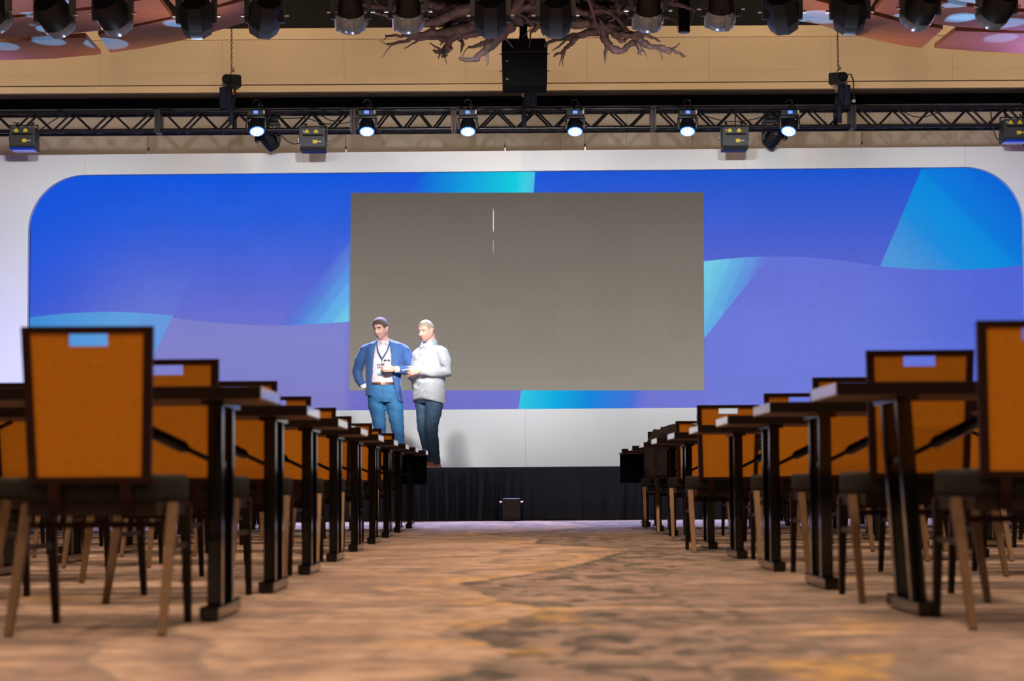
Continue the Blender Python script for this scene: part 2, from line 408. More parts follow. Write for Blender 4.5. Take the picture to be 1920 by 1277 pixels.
cloud('ceiling_cloud', 'curved copper ceiling cloud with blue light dots, at the hoist nearer the two men', [
    [(-150, 86), (60, 76), (160, 70), (189, 102), (100, 110), (0, 113), (-150, 114)],
    [(184, 65), (250, 51), (330, 33), (400, 17), (452, 3), (500, -12), (530, -30), (530, 10), (472, 38), (400, 60), (340, 76), (270, 90), (207, 99)],
    [(-150, 48), (0, 36), (175, 18), (262, 1), (292, -8), (322, 31), (245, 47), (180, 58), (60, 70), (-150, 80)],
    [(304, -14), (340, 25), (400, 11), (448, -3), (500, -20), (500, -60), (320, -30)],
    [(-150, 42), (0, 31), (175, 12), (240, -2), (285, -14), (255, -50), (-150, -20)]])
cloud('ceiling_cloud', 'curved copper ceiling cloud with blue light dots, at the hoist with the dangling plug', [
    [(2070, 67), (1900, 62), (1792, 58), (1752, 90), (1830, 96), (1920, 100), (2070, 101)],
    [(1768, 54), (1695, 43), (1630, 26), (1570, 11), (1530, 1), (1490, -14), (1440, -26), (1440, 38), (1500, 40), (1533, 45), (1570, 57), (1640, 75), (1700, 87), (1728, 90)],
    [(2070, 62), (1900, 57), (1790, 50), (1700, 37), (1640, 21), (1660, -4), (1770, 4), (1840, 17), (1920, 23), (2070, 30)],
    [(1630, 18), (1570, 3), (1530, -6), (1500, -16), (1500, -60), (1650, -40), (1646, -8)],
    [(2070, 24), (1920, 16), (1840, 9), (1790, 0), (1800, -40), (2070, -20)]])
def gobo(name, loc, target, power, col, angle, seed):
    o = spot(name, loc, target, power, col, angle, 0.05, 0.01)
    l = o.data; l.use_nodes = True; nt = l.node_tree; em = nt.nodes['Emission']
    tc = nt.nodes.new('ShaderNodeTexCoord'); sp = nt.nodes.new('ShaderNodeSeparateXYZ'); nt.links.new(tc.outputs['Normal'], sp.inputs[0])
    x, y, z = (X(nt, sp.outputs[i]) for i in range(3))
    cb = nt.nodes.new('ShaderNodeCombineXYZ'); nt.links.new((x/z).v, cb.inputs[0]); nt.links.new((y/z).v, cb.inputs[1]); cb.inputs[2].default_value = seed
    v = nt.nodes.new('ShaderNodeTexVoronoi'); v.voronoi_dimensions = '3D'; v.inputs['Scale'].default_value = 7.0; nt.links.new(cb.outputs[0], v.inputs['Vector'])
    d = X(nt, v.outputs['Distance']); sc = nt.nodes.new('ShaderNodeSeparateColor'); nt.links.new(v.outputs['Color'], sc.inputs[0])
    r = X(nt, sc.outputs[0])*0.28 + 0.12
    k = 1.0 - (d - r).step(-0.02, 0.02)
    nt.links.new((k*1.0).v, em.inputs['Strength'])
    return o
for sx in (-1, 1):
    for gx, sd in ((4.5, 1.3), (6.9, 4.1)):
        gobo('gobo_lamp', (sx*gx, 23.5, 1.5), (sx*gx, 26.2, ZC), 4200, (0.06, 0.33, 1.0), 36, sd + sx)

# ------------------------------------------------------------------ stage set: white scenic wall with a rounded opening and a video wall behind it
WA = math.radians(1.0)
WO = Vector((0, 28.5, 0)); WD = Vector((math.cos(WA), -math.sin(WA), 0)); WN = Vector((math.sin(WA), math.cos(WA), 0))
def wall_pt(px, py, off=0.0):
    d = ray(px, py); o = WO + WN*off
    h = Vector((0, 0, CAMZ)) + d*(WN.dot(o - Vector((0, 0, CAMZ)))/WN.dot(d))
    return (h - o).dot(WD), h.z
XL, XR = wall_pt(51.5, 560)[0], wall_pt(1919.5, 450)[0]
ZT, ZBt = wall_pt(987, 320.5)[1], wall_pt(987, 767)[1]
ZTOP = wall_pt(987, 282.5)[1]; ZDECK = 0.612
RC = 0.76
set_wall = thing('stage_set_wall', 'white scenic wall framing the video screen with a rounded opening, standing on the stage', 'scenic wall', WO, -WA)
set_wall['kind'] = 'thing'
def arc(cx, cz, r, a0, a1, n=24):
    return [(cx + r*math.cos(math.radians(a0 + (a1-a0)*k/n)), cz + r*math.sin(math.radians(a0 + (a1-a0)*k/n))) for k in range(n+1)]
TH = 0.10
g = 0.002
xa, xb = XL + RC, XR - RC
def setpiece(name, poly):
    bm = new(); prism(bm, poly, 'y', 0, TH); return obj(name, bm, M['backdrop'], set_wall)
setpiece('end_panel', [(-9.2, ZDECK), (xa - g, ZDECK), (xa - g, ZBt)] + arc(xa, ZBt + RC, RC, 268, 180) + arc(xa, ZT - RC, RC, 180, 92) + [(xa - g, ZT), (xa - g, ZTOP), (-9.2, ZTOP)])
setpiece('end_panel', [(9.2, ZDECK), (9.2, ZTOP), (xb + g, ZTOP), (xb + g, ZT)] + arc(xb, ZT - RC, RC, 88, 0) + arc(xb, ZBt + RC, RC, 0, -88) + [(xb + g, ZBt), (xb + g, ZDECK)])
n = 4
for k in range(n):
    a, b_ = xa + (xb - xa)*k/n, xa + (xb - xa)*(k+1)/n
    setpiece('header_panel', [(a + g/2, ZT), (b_ - g/2, ZT), (b_ - g/2, ZTOP), (a + g/2, ZTOP)])
    setpiece('base_panel', [(a + g/2, ZDECK), (b_ - g/2, ZDECK), (b_ - g/2, ZBt), (a + g/2, ZBt)])
bm = new(); box(bm, (0, 0.42, (ZDECK + ZTOP - 0.1)/2), (18, 0.04, ZTOP - ZDECK - 0.1)); obj('backing', bm, M['greybox'], set_wall)

LY = 0.16                       # how far the video wall stands behind the face of the scenic wall
led = thing('video_wall', 'wide video wall of tiles showing blue waves around a blank grey field', 'video screen', WO + WN*LY, -WA)
def w2(px, py): return wall_pt(px, py, LY)
def led_material():
    m = bpy.data.materials.new('video_wall_picture'); m.use_nodes = True; nt = m.node_tree; b = nt.nodes['Principled BSDF']
    b.inputs['Base Color'].default_value = (0.004, 0.004, 0.005, 1); b.inputs['Roughness'].default_value = 0.7; b.inputs['Specular IOR Level'].default_value = 0.05
    tc = nt.nodes.new('ShaderNodeTexCoord'); tc.object = led
    sp = nt.nodes.new('ShaderNodeSeparateXYZ'); nt.links.new(tc.outputs['Object'], sp.inputs[0])
    x, z = X(nt, sp.outputs[0]), X(nt, sp.outputs[2])
    E = 0.006
    def below(p, q, e=E):            # mask: on the side that lies to the right of the way p -> q (pixels of the picture)
        (x0, z0), (x1, z1) = w2(*p), w2(*q); L = math.hypot(x1-x0, z1-z0); a, c = (z1-z0)/L, -(x1-x0)/L
        return (x*a + z*c - (x0*a + z0*c)).step(-e, e)
    def dist(p, q):                  # 0 at p, 1 at q, along p -> q
        (x0, z0), (x1, z1) = w2(*p), w2(*q); L = (x1-x0)**2 + (z1-z0)**2
        return (x*((x1-x0)/L) + z*((z1-z0)/L) - ((x0*(x1-x0) + z0*(z1-z0))/L))
    def under(p, q, r, e=E):         # mask: below the parabola through three points
        (x0, y0), (x1, y1), (x2, y2) = w2(*p), w2(*q), w2(*r)
        d = (x0-x1)*(x0-x2)*(x1-x2)
        A = (x2*(y1-y0) + x1*(y0-y2) + x0*(y2-y1))/d
        B = (x2*x2*(y0-y1) + x1*x1*(y2-y0) + x0*x0*(y1-y2))/d
        K = (x1*x2*(x1-x2)*y0 + x2*x0*(x2-x0)*y1 + x0*x1*(x0-x1)*y2)/d
        return (x*x*A + x*B + K - z).step(-e, e)
    zt = 1.0 - dist((987, 767), (987, 321))
    left = zt.ramp([(0.0, lin((0, 84, 222))), (0.22, lin((40, 92, 218))), (0.5, lin((88, 104, 212))), (0.75, lin((118, 120, 205))), (1.0, lin((112, 108, 194)))])
    right = zt.ramp([(0.0, lin((22, 84, 208))), (0.2, lin((58, 92, 208))), (0.45, lin((88, 100, 205))), (0.7, lin((104, 118, 214))), (1.0, lin((112, 118, 210)))])
    c = mixc(nt, dist((560, 500), (1400, 500)).step(0, 1), left, right)
    c = mixc(nt, (1.0 - dist((60, 400), (330, 460)).step(0, 1))*0.75*(1.0 - zt.step(0.55, 0.95)), c, lin((10, 82, 220)))
    # left part: lower plain under the wave
    lowl = under((300, 592), (520, 610), (655, 603))*(1.0 - dist((640, 600), (665, 600)).step(0, 1))*(1.0 - below((362, 515), (288, 668)))
    c = mixc(nt, lowl*0.55, c, lin((138, 138, 202)))
    # right part: the wave line, lighter and bluer below
    fx = dist((1649, 500), (1651, 500)).step(0, 1)
    lowr = (under((1320, 490), (1440, 481), (1650, 500))*(1.0 - fx) + under((1650, 499), (1790, 506), (1920, 497))*fx)*dist((1322, 500), (1326, 500)).step(0, 1)
    c = mixc(nt, lowr*0.5, c, lin((112, 126, 222)))
    c = mixc(nt, lowr*dist((1560, 640), (1900, 600)).step(0, 1)*0.6, c, lin((60, 92, 214)))
    # E: pale crescent low at the end near the men
    mE = under((52, 596), (190, 585), (325, 592))*below((362, 515), (288, 668))
    cE = dist((60, 600), (320, 640)).ramp([(0.0, lin((62, 142, 214))), (0.6, lin((92, 160, 222))), (1.0, lin((104, 152, 224)))])
    c = mixc(nt, mE*0.95, c, cE)
    c = mixc(nt, (dist((100, 560), (300, 560)).step(0.1, 0.9)*below((362, 515), (288, 668))*zt.step(0.3, 0.6)*(1.0 - mE))*0.25, c, lin((100, 130, 215)))
    # D: rising fan beside the grey field
    mD = below((520, 612), (655, 455))*(1.0 - under((300, 600), (520, 610), (655, 603)))
    mD = mD*(1.0 - dist((650, 500), (662, 500)).step(0, 1))
    tD = dist((590, 535), (660, 590))
    cD = tD.ramp([(0.0, lin((84, 112, 214))), (0.30, lin((88, 132, 218))), (0.31, lin((86, 144, 222))), (0.52, lin((92, 152, 226))), (0.53, lin((92, 168, 230))), (0.78, lin((100, 176, 232))), (0.79, lin((104, 190, 232))), (1.0, lin((112, 206, 232)))])
    c = mixc(nt, mD*tD.step(-0.25, 0.2), c, cD)
    # C: fan on the other side of the grey field
    mC = dist((1318, 500), (1321, 500)).step(0, 1)*under((1320, 490), (1380, 484), (1440, 481))*below((1445, 478), (1300, 660))
    tC = 1.0 - dist((1318, 530), (1408, 566))
    cC = tC.ramp([(0.0, lin((100, 122, 220))), (0.22, lin((98, 138, 222))), (0.23, lin((96, 146, 224))), (0.42, lin((96, 156, 226))), (0.43, lin((98, 166, 228))), (0.66, lin((100, 178, 230))), (0.67, lin((104, 188, 230))), (1.0, lin((116, 204, 232)))])
    c = mixc(nt, mC*tC.step(-0.1, 0.25), c, cC)
    # B: big bright sail in the far upper corner
    mB = below((1650, 500), (1729, 314))*(1.0 - under((1650, 499), (1790, 506), (1920, 497)))
    tB = dist((1672, 480), (1850, 300))
    cB = tB.ramp([(0.0, lin((76, 150, 218))), (0.16, lin((60, 142, 218))), (0.30, lin((22, 140, 222))), (0.48, lin((0, 140, 222))), (0.60, lin((0, 132, 222))), (0.62, lin((0, 122, 220))), (0.80, lin((0, 112, 216))), (1.0, lin((0, 94, 214)))])
    c = mixc(nt, mB, c, cB)
    # A: cyan leaf over the grey field
    mA = (1.0 - below((1000, 375), (1004, 310)))*below((762, 362), (800, 318), 0.02)
    tA = dist((775, 330), (998, 352))
    cA = tA.ramp([(0.0, lin((0, 104, 222))), (0.3, lin((0, 136, 222))), (0.6, lin((0, 176, 224))), (0.86, lin((0, 206, 226))), (0.94, lin((60, 204, 226))), (1.0, lin((70, 190, 224)))])
    mA = mA*(1.0 - zt.step(0.3, 0.4))
    c = mixc(nt, mA*tA.step(-0.1, 0.25), c, cA)
    # F: cyan leaf under the grey field
    mF = below((972, 772), (978, 725))
    tF = dist((975, 742), (1215, 765))
    cF = tF.ramp([(0.0, lin((46, 196, 226))), (0.25, lin((0, 172, 224))), (0.55, lin((10, 132, 218))), (0.85, lin((60, 112, 216))), (1.0, lin((98, 108, 212)))])
    c = mixc(nt, mF*zt.step(0.88, 0.90)*(1.0 - tF.step(0.85, 1.02)), c, cF)
    # blank grey field
    mG = dist((655.7, 545), (657.2, 545)).step(0, 1)*(1.0 - dist((1319.0, 545), (1320.5, 545)).step(0, 1))
    zg = dist((987, 361), (987, 732))
    mG = mG*zg.step(-0.003, 0.003)*(1.0 - zg.step(0.997, 1.003))
    cG = zg.ramp([(0.0, lin((96, 90, 82))), (0.25, lin((114, 106, 97))), (0.6, lin((130, 121, 111))), (1.0, lin((146, 139, 128)))])
    c = mixc(nt, mG, c, cG)
    # dead pixel streaks on the grey field
    st = dist((923.9, 410), (926.3, 410)); sv = dist((925, 375), (925, 480))
    k = st.step(0.0, 0.35)*(1.0 - st.step(0.65, 1.0))*(sv.step(0.12, 0.25)*(1.0 - sv.step(0.52, 0.60)) + 0.35*sv.step(0.7, 0.75)*(1.0 - sv.step(0.85, 1.0)))
    c = mixc(nt, k, c, lin((230, 240, 225)))
    # fine unevenness of the tiles
    oi = nt.nodes.new('ShaderNodeObjectInfo')
    n1 = noise(nt, tc.outputs['Object'], 14, 3)
    wv = nt.nodes.new('ShaderNodeMapping'); wv.inputs['Scale'].default_value = (2.0, 1, 60); nt.links.new(tc.outputs['Object'], wv.inputs[0])
    n2 = noise(nt, wv.outputs[0], 2.0, 2)
    amp = (X(nt, oi.outputs['Random'])*0.04 + 0.98)*(n1*0.10 + 0.95)*(n2*0.08 + 0.96)
    nt.links.new(c, b.inputs['Emission Color']); nt.links.new((amp*0.97).v, b.inputs['Emission Strength'])
    return m
LED_M = led_material()
lx0, lx1 = w2(56.2, 560)[0], XR + 0.35
lz0, lz1 = ZBt - 0.06, ZT + 0.10
nx, nz = 27, 7
tw, tz = (lx1 - lx0)/nx, (lz1 - lz0)/nz
bm = new(); box(bm, (0, 0.04, 0), (tw - 0.0003, 0.08, tz - 0.0003))
bm.normal_update()
for f in bm.faces: f.material_index = 0 if f.normal.y < -0.5 else 1
first = obj('screen_tile', bm, [LED_M, M['matte']], led)
for i in range(nx):
    for j in range(nz):
        lo = (lx0 + (i + 0.5)*tw, 0.0, lz0 + (j + 0.5)*tz)
        if i == j == 0: first.location = lo
        else: share('screen_tile', first.data, led, lo)

# ------------------------------------------------------------------ the stage
YS = 24.6
stage = thing('stage', 'low black stage platform with a pleated black skirt', 'stage', (0, YS, 0))
bm = new(); box(bm, (0, 2.75, ZDECK - 0.03), (19.6, 5.4, 0.06)); obj('deck', bm, M['matte'], stage)
bm = new(); box(bm, (0, 2.8, 0.27), (19.2, 5.2, 0.54)); obj('understructure', bm, M['matte'], stage)
bm = new()
N = 1500; ph = 0.0; cols = []
for i in range(N + 1):
    x = -9.8 + 19.6*i/N
    ph += 0.80 + 0.55*math.sin(i*0.013) + rnd.uniform(-0.2, 0.2)
    d = math.sin(ph*0.72); am = 0.75 + 0.45*math.sin(i*0.031 + 1.7*math.sin(i*0.007))
    col = []
    for j, (z, a, y) in enumerate(((0.610, 0.002, 0.0), (0.570, 0.004, 0.0), (0.555, 0.018, 0.0), (0.40, 0.046, -0.015), (0.20, 0.056, -0.022), (0.07, 0.060, -0.026), (0.008, 0.062, -0.04))):
        col.append(bm.verts.new((x + 0.008*math.sin(i*0.05 + j), y - 0.05 + a*am*(d + 0.25*math.sin(ph*1.9 + j*0.5)), z)))
    cols.append(col)
for a, b_ in zip(cols, cols[1:]):
    for j in range(6): bm.faces.new((a[j], b_[j], b_[j+1], a[j+1]))
obj('skirt', bm, M['skirt'], stage, True)

# small front fill loudspeaker on the carpet against the skirt
p = P(959, 977, 24.25)
t = thing('front_fill_speaker', 'small dark front fill loudspeaker on the carpet against the stage skirt', 'loudspeaker', (p.x, 24.25, 0))
bm = new(); box(bm, (0, 0, 0.128), (0.205, 0.22, 0.25), bev=0.008); obj('cabinet', bm, M['speakerbrown'], t)
bm = new(); box(bm, (0, -0.113, 0.125), (0.185, 0.006, 0.225), bev=0.002); obj('grille', bm, M['speakerbrown'], t)
for s in (-1, 1):
    bm = new(); tube(bm, [(s*0.103, -0.06, 0.212), (s*0.128, -0.06, 0.212)], 0.010, 10); tube(bm, [(s*0.120, -0.06, 0.212), (s*0.132, -0.06, 0.212)], 0.013, 10)
    obj('side_knob', bm, M['chrome'], t, 40)
bm = new()
for x in (-0.08, 0.08):
    for y in (-0.08, 0.08): box(bm, (x, y, 0.003), (0.02, 0.02, 0.006))
obj('foot', bm, M['matte'], t)
# ------------------------------------------------------------------ banquet chairs
def make_chair(label):
    t = thing('banquet_chair', label, 'chair', (0, 0, 0), 0, 'banquet chairs at the tables')
    # seat cushion, wider in front
    bm = new(); prism(bm, [(-0.195, -0.22), (0.195, -0.22), (0.232, 0.14), (0.222, 0.22), (0.17, 0.26), (-0.17, 0.26), (-0.222, 0.22), (-0.232, 0.14)], 'z', 0.385, 0.468)
    bmesh.ops.bevel(bm, geom=[e for e in bm.edges if abs(e.verts[0].co.z - e.verts[1].co.z) < 1e-6], offset=0.02, segments=3, profile=0.6, affect='EDGES')
    obj('seat', bm, M['seat'], t, True)
    bm = new(); prism(bm, [(-0.19, -0.205), (0.19, -0.205), (0.222, 0.235), (-0.222, 0.235)], 'z', 0.345, 0.386); obj('seat_frame', bm, M['darkleg'], t)
    # backrest: leaning frame with an upholstered panel and a hand slot under the top rail
    z0, z1, tilt = 0.440, 0.898, -0.055
    def bp(x, z, y): return Vector((x, -0.235 + tilt*(z - z0)/(z1 - z0) + y, z))
    wb, wt = 0.178, 0.192
    def wd(z): return wb + (wt - wb)*(z - z0)/(z1 - z0)
    def slab(bm, poly, ya, yb):
        a = [bm.verts.new(bp(x, z, ya)) for x, z in poly]; b = [bm.verts.new(bp(x, z, yb)) for x, z in poly]
        n = len(poly); bm.faces.new(a); bm.faces.new(b[::-1])
        for k in range(n): bm.faces.new((a[k], b[k], b[(k+1) % n], a[(k+1) % n]))
    fw = 0.026
    bm = new()
    slab(bm, [(-wd(z0), z0), (-wd(z1), z1), (-wd(z1) + fw, z1), (-wd(z0) + fw, z0)], -0.014, 0.016)
    slab(bm, [(wd(z0) - fw, z0), (wd(z1) - fw, z1), (wd(z1), z1), (wd(z0), z0)], -0.014, 0.016)
    slab(bm, [(-wd(z1) + fw, z1 - 0.020), (wd(z1) - fw, z1 - 0.020), (wd(z1) - fw, z1), (-wd(z1) + fw, z1)], -0.014, 0.016)
    slab(bm, [(-wd(z0) + fw, z0), (wd(z0) - fw, z0), (wd(z0) - fw, z0 + 0.020), (-wd(z0) + fw, z0 + 0.020)], -0.014, 0.016)
    obj('back_frame', bm, M['frame'], t)
    a, b = z0 + 0.018, z1 - 0.0195
    hx, hz = 0.060, 0.038
    bm = new()
    slab(bm, [(-wd(a) + 0.022, a), (wd(a) - 0.022, a), (wd(b) - 0.022, b), (hx, b), (hx, b - hz), (-hx, b - hz), (-hx, b), (-wd(b) + 0.022, b)], -0.009, 0.028)
    obj('backrest', bm, M['orange'], t)
    for s in (-1, 1):
        bm = new(); tube(bm, [(s*0.105, -0.235, 0.455), (s*0.105, -0.222, 0.40), (s*0.105, -0.19, 0.355)], 0.017, 4, True, True, ); obj('back_upright', bm, M['frame'], t)
        bm = new(); tube(bm, [(s*0.222, -0.30, 0.0), (s*0.218, -0.07, 0.375)], [0.011, 0.016], 4, True, True); obj('leg', bm, M['brass'], t)['label'] = 'raked gold rear leg'
        bm = new(); tube(bm, [(s*0.208, 0.30, 0.0), (s*0.212, 0.215, 0.375)], [0.011, 0.017], 4, True, True); obj('leg', bm, M['darkleg'], t)['label'] = 'dark front leg'  # front legs in a darker material than the rear ones
        bm = new(); bar(bm, (s*0.219, -0.145, 0.25), (s*0.210, 0.245, 0.25), 0.009); obj('side_stretcher', bm, M['darkleg'], t)
    bm = new(); bar(bm, (-0.217, -0.105, 0.318), (0.217, -0.105, 0.318), 0.010); obj('cross_stretcher', bm, M['frame'], t)
    return t

# ------------------------------------------------------------------ folding classroom tables
TD, TL, TT = 0.60, 1.83, 0.75
def make_table(label, inset, modesty=False, lean=0.0, sgn=1):
    """origin on the floor under the middle; the end by the aisle lies at +x for sgn=1"""
    t = thing('folding_table', label, 'table', (0, 0, 0), 0, 'folding classroom tables')
    bm = new(); box(bm, (0, 0, TT - 0.014), (TL - 0.012, TD - 0.012, 0.028), bev=0.002); obj('tabletop', bm, M['table_top'], t)
    bm = new()
    for s in (-1, 1):
        box(bm, (0, s*(TD/2 - 0.009), TT - 0.021), (TL, 0.018, 0.042), bev=0.003)
    obj('edge_band', bm, M['edge'], t)
    for s in (-1, 1):
        bm = new(); box(bm, (s*(TL/2 - 0.009), 0, TT - 0.0215), (0.018, TD - 0.034, 0.041), bev=0.005); obj('end_cap', bm, M['cap'], t)
    bm = new(); box(bm, (0, 0, TT - 0.034), (TL - 0.04, TD - 0.04, 0.014)); obj('underside_board', bm, M['underside'], t)
    for s in (-1, 1):
        x = s*(TL/2 - inset); ln = lean if s == sgn else 0.0
        def q(y, z): return Vector((x - s*ln*(0.70 - z), y, z))
        for y in (-0.135, 0.135):
            bm = new(); bar(bm, q(y, 0.045), q(y, 0.695), 0.024); obj('leg', bm, M['leg'], t)
        f = q(0, 0.025)
        bm = new(); box(bm, (f.x, 0, 0.027), (0.062, TD - 0.02, 0.042), bev=0.006)
        for y in (-0.25, 0.25): box(bm, (f.x, y, 0.006), (0.05, 0.05, 0.012))
        obj('foot_bar', bm, M['leg'], t)
        bm = new(); box(bm, (q(0, 0.70).x, 0, 0.70), (0.07, TD - 0.16, 0.02)); obj('mounting_plate', bm, M['leg'], t)
        a, b = q(0.0, 0.50), Vector((x - s*0.42, 0.0, 0.70))
        bm = new(); tube(bm, [a, b], 0.010, 6); c = obj('brace', bm, M['leg'], t)
        m1, m2 = a.lerp(b, 0.30), a.lerp(b, 0.62)
        bm = new(); tube(bm, [a.lerp(b, 0.26), m1, m2, a.lerp(b, 0.66)], [0.012, 0.021, 0.021, 0.012], 8); obj('lock_sleeve', bm, M['leg'], c)
        bm = new(); bar(bm, q(-0.12, 0.50), q(0.12, 0.50), 0.012); obj('leg_crossbar', bm, M['leg'], t)
    if modesty:
        bm = new(); box(bm, (0, TD/2 - 0.045, 0.565), (TL - 0.02, 0.012, 0.285)); obj('modesty_panel', bm, M['matte'], t)
    return t
ORD = ['front', 'second', 'third', 'fourth', 'fifth', 'sixth', 'seventh', 'eighth', 'ninth']
rowname = ['row nearest the camera', 'second row from camera', 'third row from camera', 'fourth row from camera', 'fifth row from camera',
           'sixth row from camera', 'third row from the stage', 'second row from the stage', 'row nearest the stage']
seatname = ['at the aisle', 'second from the aisle', 'third from the aisle', 'fourth from the aisle', 'fifth from the aisle', 'sixth from the aisle']
tabname = ['at the aisle', 'second from the aisle', 'third from the aisle']
ROWS = [6.80 + 1.713*n for n in range(9)]
LX = [-.785, -.797, -.808, -.818, -.822, -.815, -.812, -.806, -.782]
RX = [1.052, 1.050, 1.058, 1.068, 1.070, 1.078, 1.092, 1.10, 1.10]
protoT, chair0 = {}, None
jr = random.Random(3)
for side in (-1, 1):
    for n, y in enumerate(ROWS):
        edge = (LX if side < 0 else RX)[n]
        halfw = 0.245*(y + 0.6) + 0.3
        block = 'left' if side < 0 else 'right'
        k = 0
        while True:
            near = abs(edge) + k*(TL + 0.02)
            if near > halfw or k > 2: break
            cx = side*(near + TL/2); key = (side, n == 8, side > 0 and n == 0 and k == 0)
            lab = 'dark folding table %s, %s, %s block' % (tabname[k], rowname[n], block)
            if n == 8: lab = 'dark folding table with modesty panel %s, %s, %s block' % (tabname[k], rowname[n], block)
            loc = (cx, y + TD/2, 0)
            if key not in protoT:
                t = make_table(lab, 0.165 if side < 0 else 0.24, n == 8, 0.06 if key[2] else 0.0, -side)
                t.location = loc; protoT[key] = t
            else: dup(protoT[key], loc, 0, lab)
            k += 1
        j = 0
        while True:
            off = 1.245 if side < 0 else (1.565 if n in (0, 2, 3) else (1.47 if n == 1 else 1.50))
            if side > 0 and n == 4: off = 1.36
            if j: off = abs(edge) + (0.445 if side < 0 else 0.515) + (j//2)*(TL + 0.02) + (j % 2)*0.86
            cx = side*off + jr.uniform(-0.012, 0.012)*(n > 0)
            if side < 0 and n == 0 and j == 0: cx = -1.222
            if abs(cx) - 0.24 > 0.243*(y + 0.2): break
            cy = y - 0.26 + (jr.uniform(-0.12, -0.065) if n else 0)
            if n == 0: cy = y - 0.30
            if side > 0 and n == 1: cy = 7.63 + 0.27
            rz = jr.uniform(-0.05, 0.05)*(n > 0)
            lab = 'orange banquet chair %s, %s, %s block' % (seatname[j], rowname[n], block)
            if chair0 is None:
                chair0 = make_chair(lab); chair0.location = (cx, cy, 0)
            else: dup(chair0, (cx, cy, 0), rz, lab)
            if side > 0 and n == 7 and j == 0: JACKET = (cx, cy, rz)
            j += 1

# dark jacket hung over the back of a chair near the stage
cx, cy, rz = JACKET
bm = new()
def jk(y, z, rx, ry): return ell(0, y, z, rx, ry, 24, 2.6)
loft(bm, [jk(-0.285, 0.925, 0.09, 0.03), jk(-0.285, 0.90, 0.17, 0.045), jk(-0.28, 0.86, 0.235, 0.055), jk(-0.275, 0.70, 0.25, 0.065), jk(-0.27, 0.58, 0.245, 0.06), jk(-0.27, 0.47, 0.235, 0.05)])
tube(bm, [(-0.20, -0.29, 0.86), (-0.275, -0.31, 0.72), (-0.285, -0.31, 0.54), (-0.26, -0.31, 0.46)], [0.06, 0.062, 0.055, 0.045], 10)
tube(bm, [(0.20, -0.29, 0.86), (0.275, -0.31, 0.72), (0.285, -0.31, 0.54), (0.26, -0.31, 0.46)], [0.06, 0.062, 0.055, 0.045], 10)
me = fuse(bm, 0.016, 6)
M['jacketbrown'] = mat('dark_brown_cloth', (0.008, 0.0038, 0.003), 0.85, noise=0.3, nscale=12, bump=0.5, bscale=14)
o = mobj('jacket', me, M['jacketbrown']); o.location = (cx, cy, 0); o.rotation_euler = (0, 0, rz)
tag(o, 'dark brown jacket hung over the back of an aisle chair near the stage', 'jacket')
bm = new(); loft(bm, [ell(0, -0.285, 0.918, 0.075, 0.035, 16), ell(0, -0.285, 0.942, 0.06, 0.028, 16)]); obj('collar', bm, M['jacketbrown'], o, True)
# ------------------------------------------------------------------ box trusses
TS = 0.30
def truss_section(name, label, L, loc, rotz=0, plate='truss_plate', n=None, group=None, hang=False):
    """a square box truss lying along x, origin at its middle"""
    t = thing(name, label, 'truss', loc, rotz, group); h = TS/2 - 0.025
    for y in (-h, h):
        for z in (-h, h):
            bm = new(); tube(bm, [(-L/2 + 0.012, y, z), (L/2 - 0.012, y, z)], 0.027, 10); obj('chord', bm, M['truss'], t, 40)
    n = n or max(2, round(L/0.51)); st = (L - 0.16)/n
    for y in (-h, h):
        for k in range(n):
            a = -L/2 + 0.08 + k*st
            for (xa, za, xb, zb) in ((a, h, a + st/2, -h), (a + st/2, -h, a + st, h)):
                bm = new(); tube(bm, [(xa, y, za), (xb, y, zb)], 0.015, 6); obj('brace', bm, M['truss'], t)
    bm = new()
    for z in (-h, h):
        for k in range(n):
            a = -L/2 + 0.08 + k*st; tube(bm, [(a, -h, z), (a + st/2, h, z)], 0.010, 6); tube(bm, [(a + st/2, h, z), (a + st, -h, z)], 0.010, 6)
    obj('flat_lacing', bm, M['truss'], t)
    for s in (-1, 1):
        bm = new(); x = s*(L/2 - 0.006)
        for y in (-h, h): box(bm, (x - s*0.012, y, 0), (0.030, 0.060, TS - 0.01))
        for z in (-h, h): box(bm, (x - s*0.012, 0, z), (0.030, TS - 0.01, 0.045))
        obj('end_plate', bm, M[plate], t)
    if hang:
        for x in (-0.8, 0.8):
            bm = new(); tube(bm, [(x, 0, -TS/2), (x, 0, 8.2 - loc[2])], 0.008, 6); bar(bm, (x, -TS/2, TS/2 - 0.02), (x, TS/2, TS/2 - 0.02), 0.015); obj('hanging_wire', bm, M['black'], t)
    return t
YT = 27.8
TZ = (P(960, 226, YT).z)
TA = 0.0006
def tx(px): return P(px, 228, YT).x
joints = [-240, 298, 663, 851, 1224, 1597, 2100]
for k in range(6):
    a, b = tx(joints[k]), tx(joints[k+1])
    names = ['black box truss length at the end over the laser box beside the wall end',
             'black box truss length carrying the hoist nearer the men and a tilted wash light',
             'short black box truss length left of the middle hoist',
             'black box truss length under the hanging black loudspeaker',
             'black box truss length between brown plates and the hoist with the plug',
             'plain black box truss length beyond the hoist with the dangling plug']
    truss_section('truss_section', names[k], b - a - 0.004, ((a + b)/2, YT, TZ), 0, 'rust' if k in (2, 3) else 'truss_plate', group='truss lengths over the stage')
YF = 19.0
for k in range(4):
    truss_section('truss_section', 'black front lighting truss length above the picture, number %s along' % ['one', 'two', 'three', 'four'][k], 2.6, (-3.9 + 2.604*k, YF, 5.36), 0, group='lengths of the front lighting truss', hang=True)

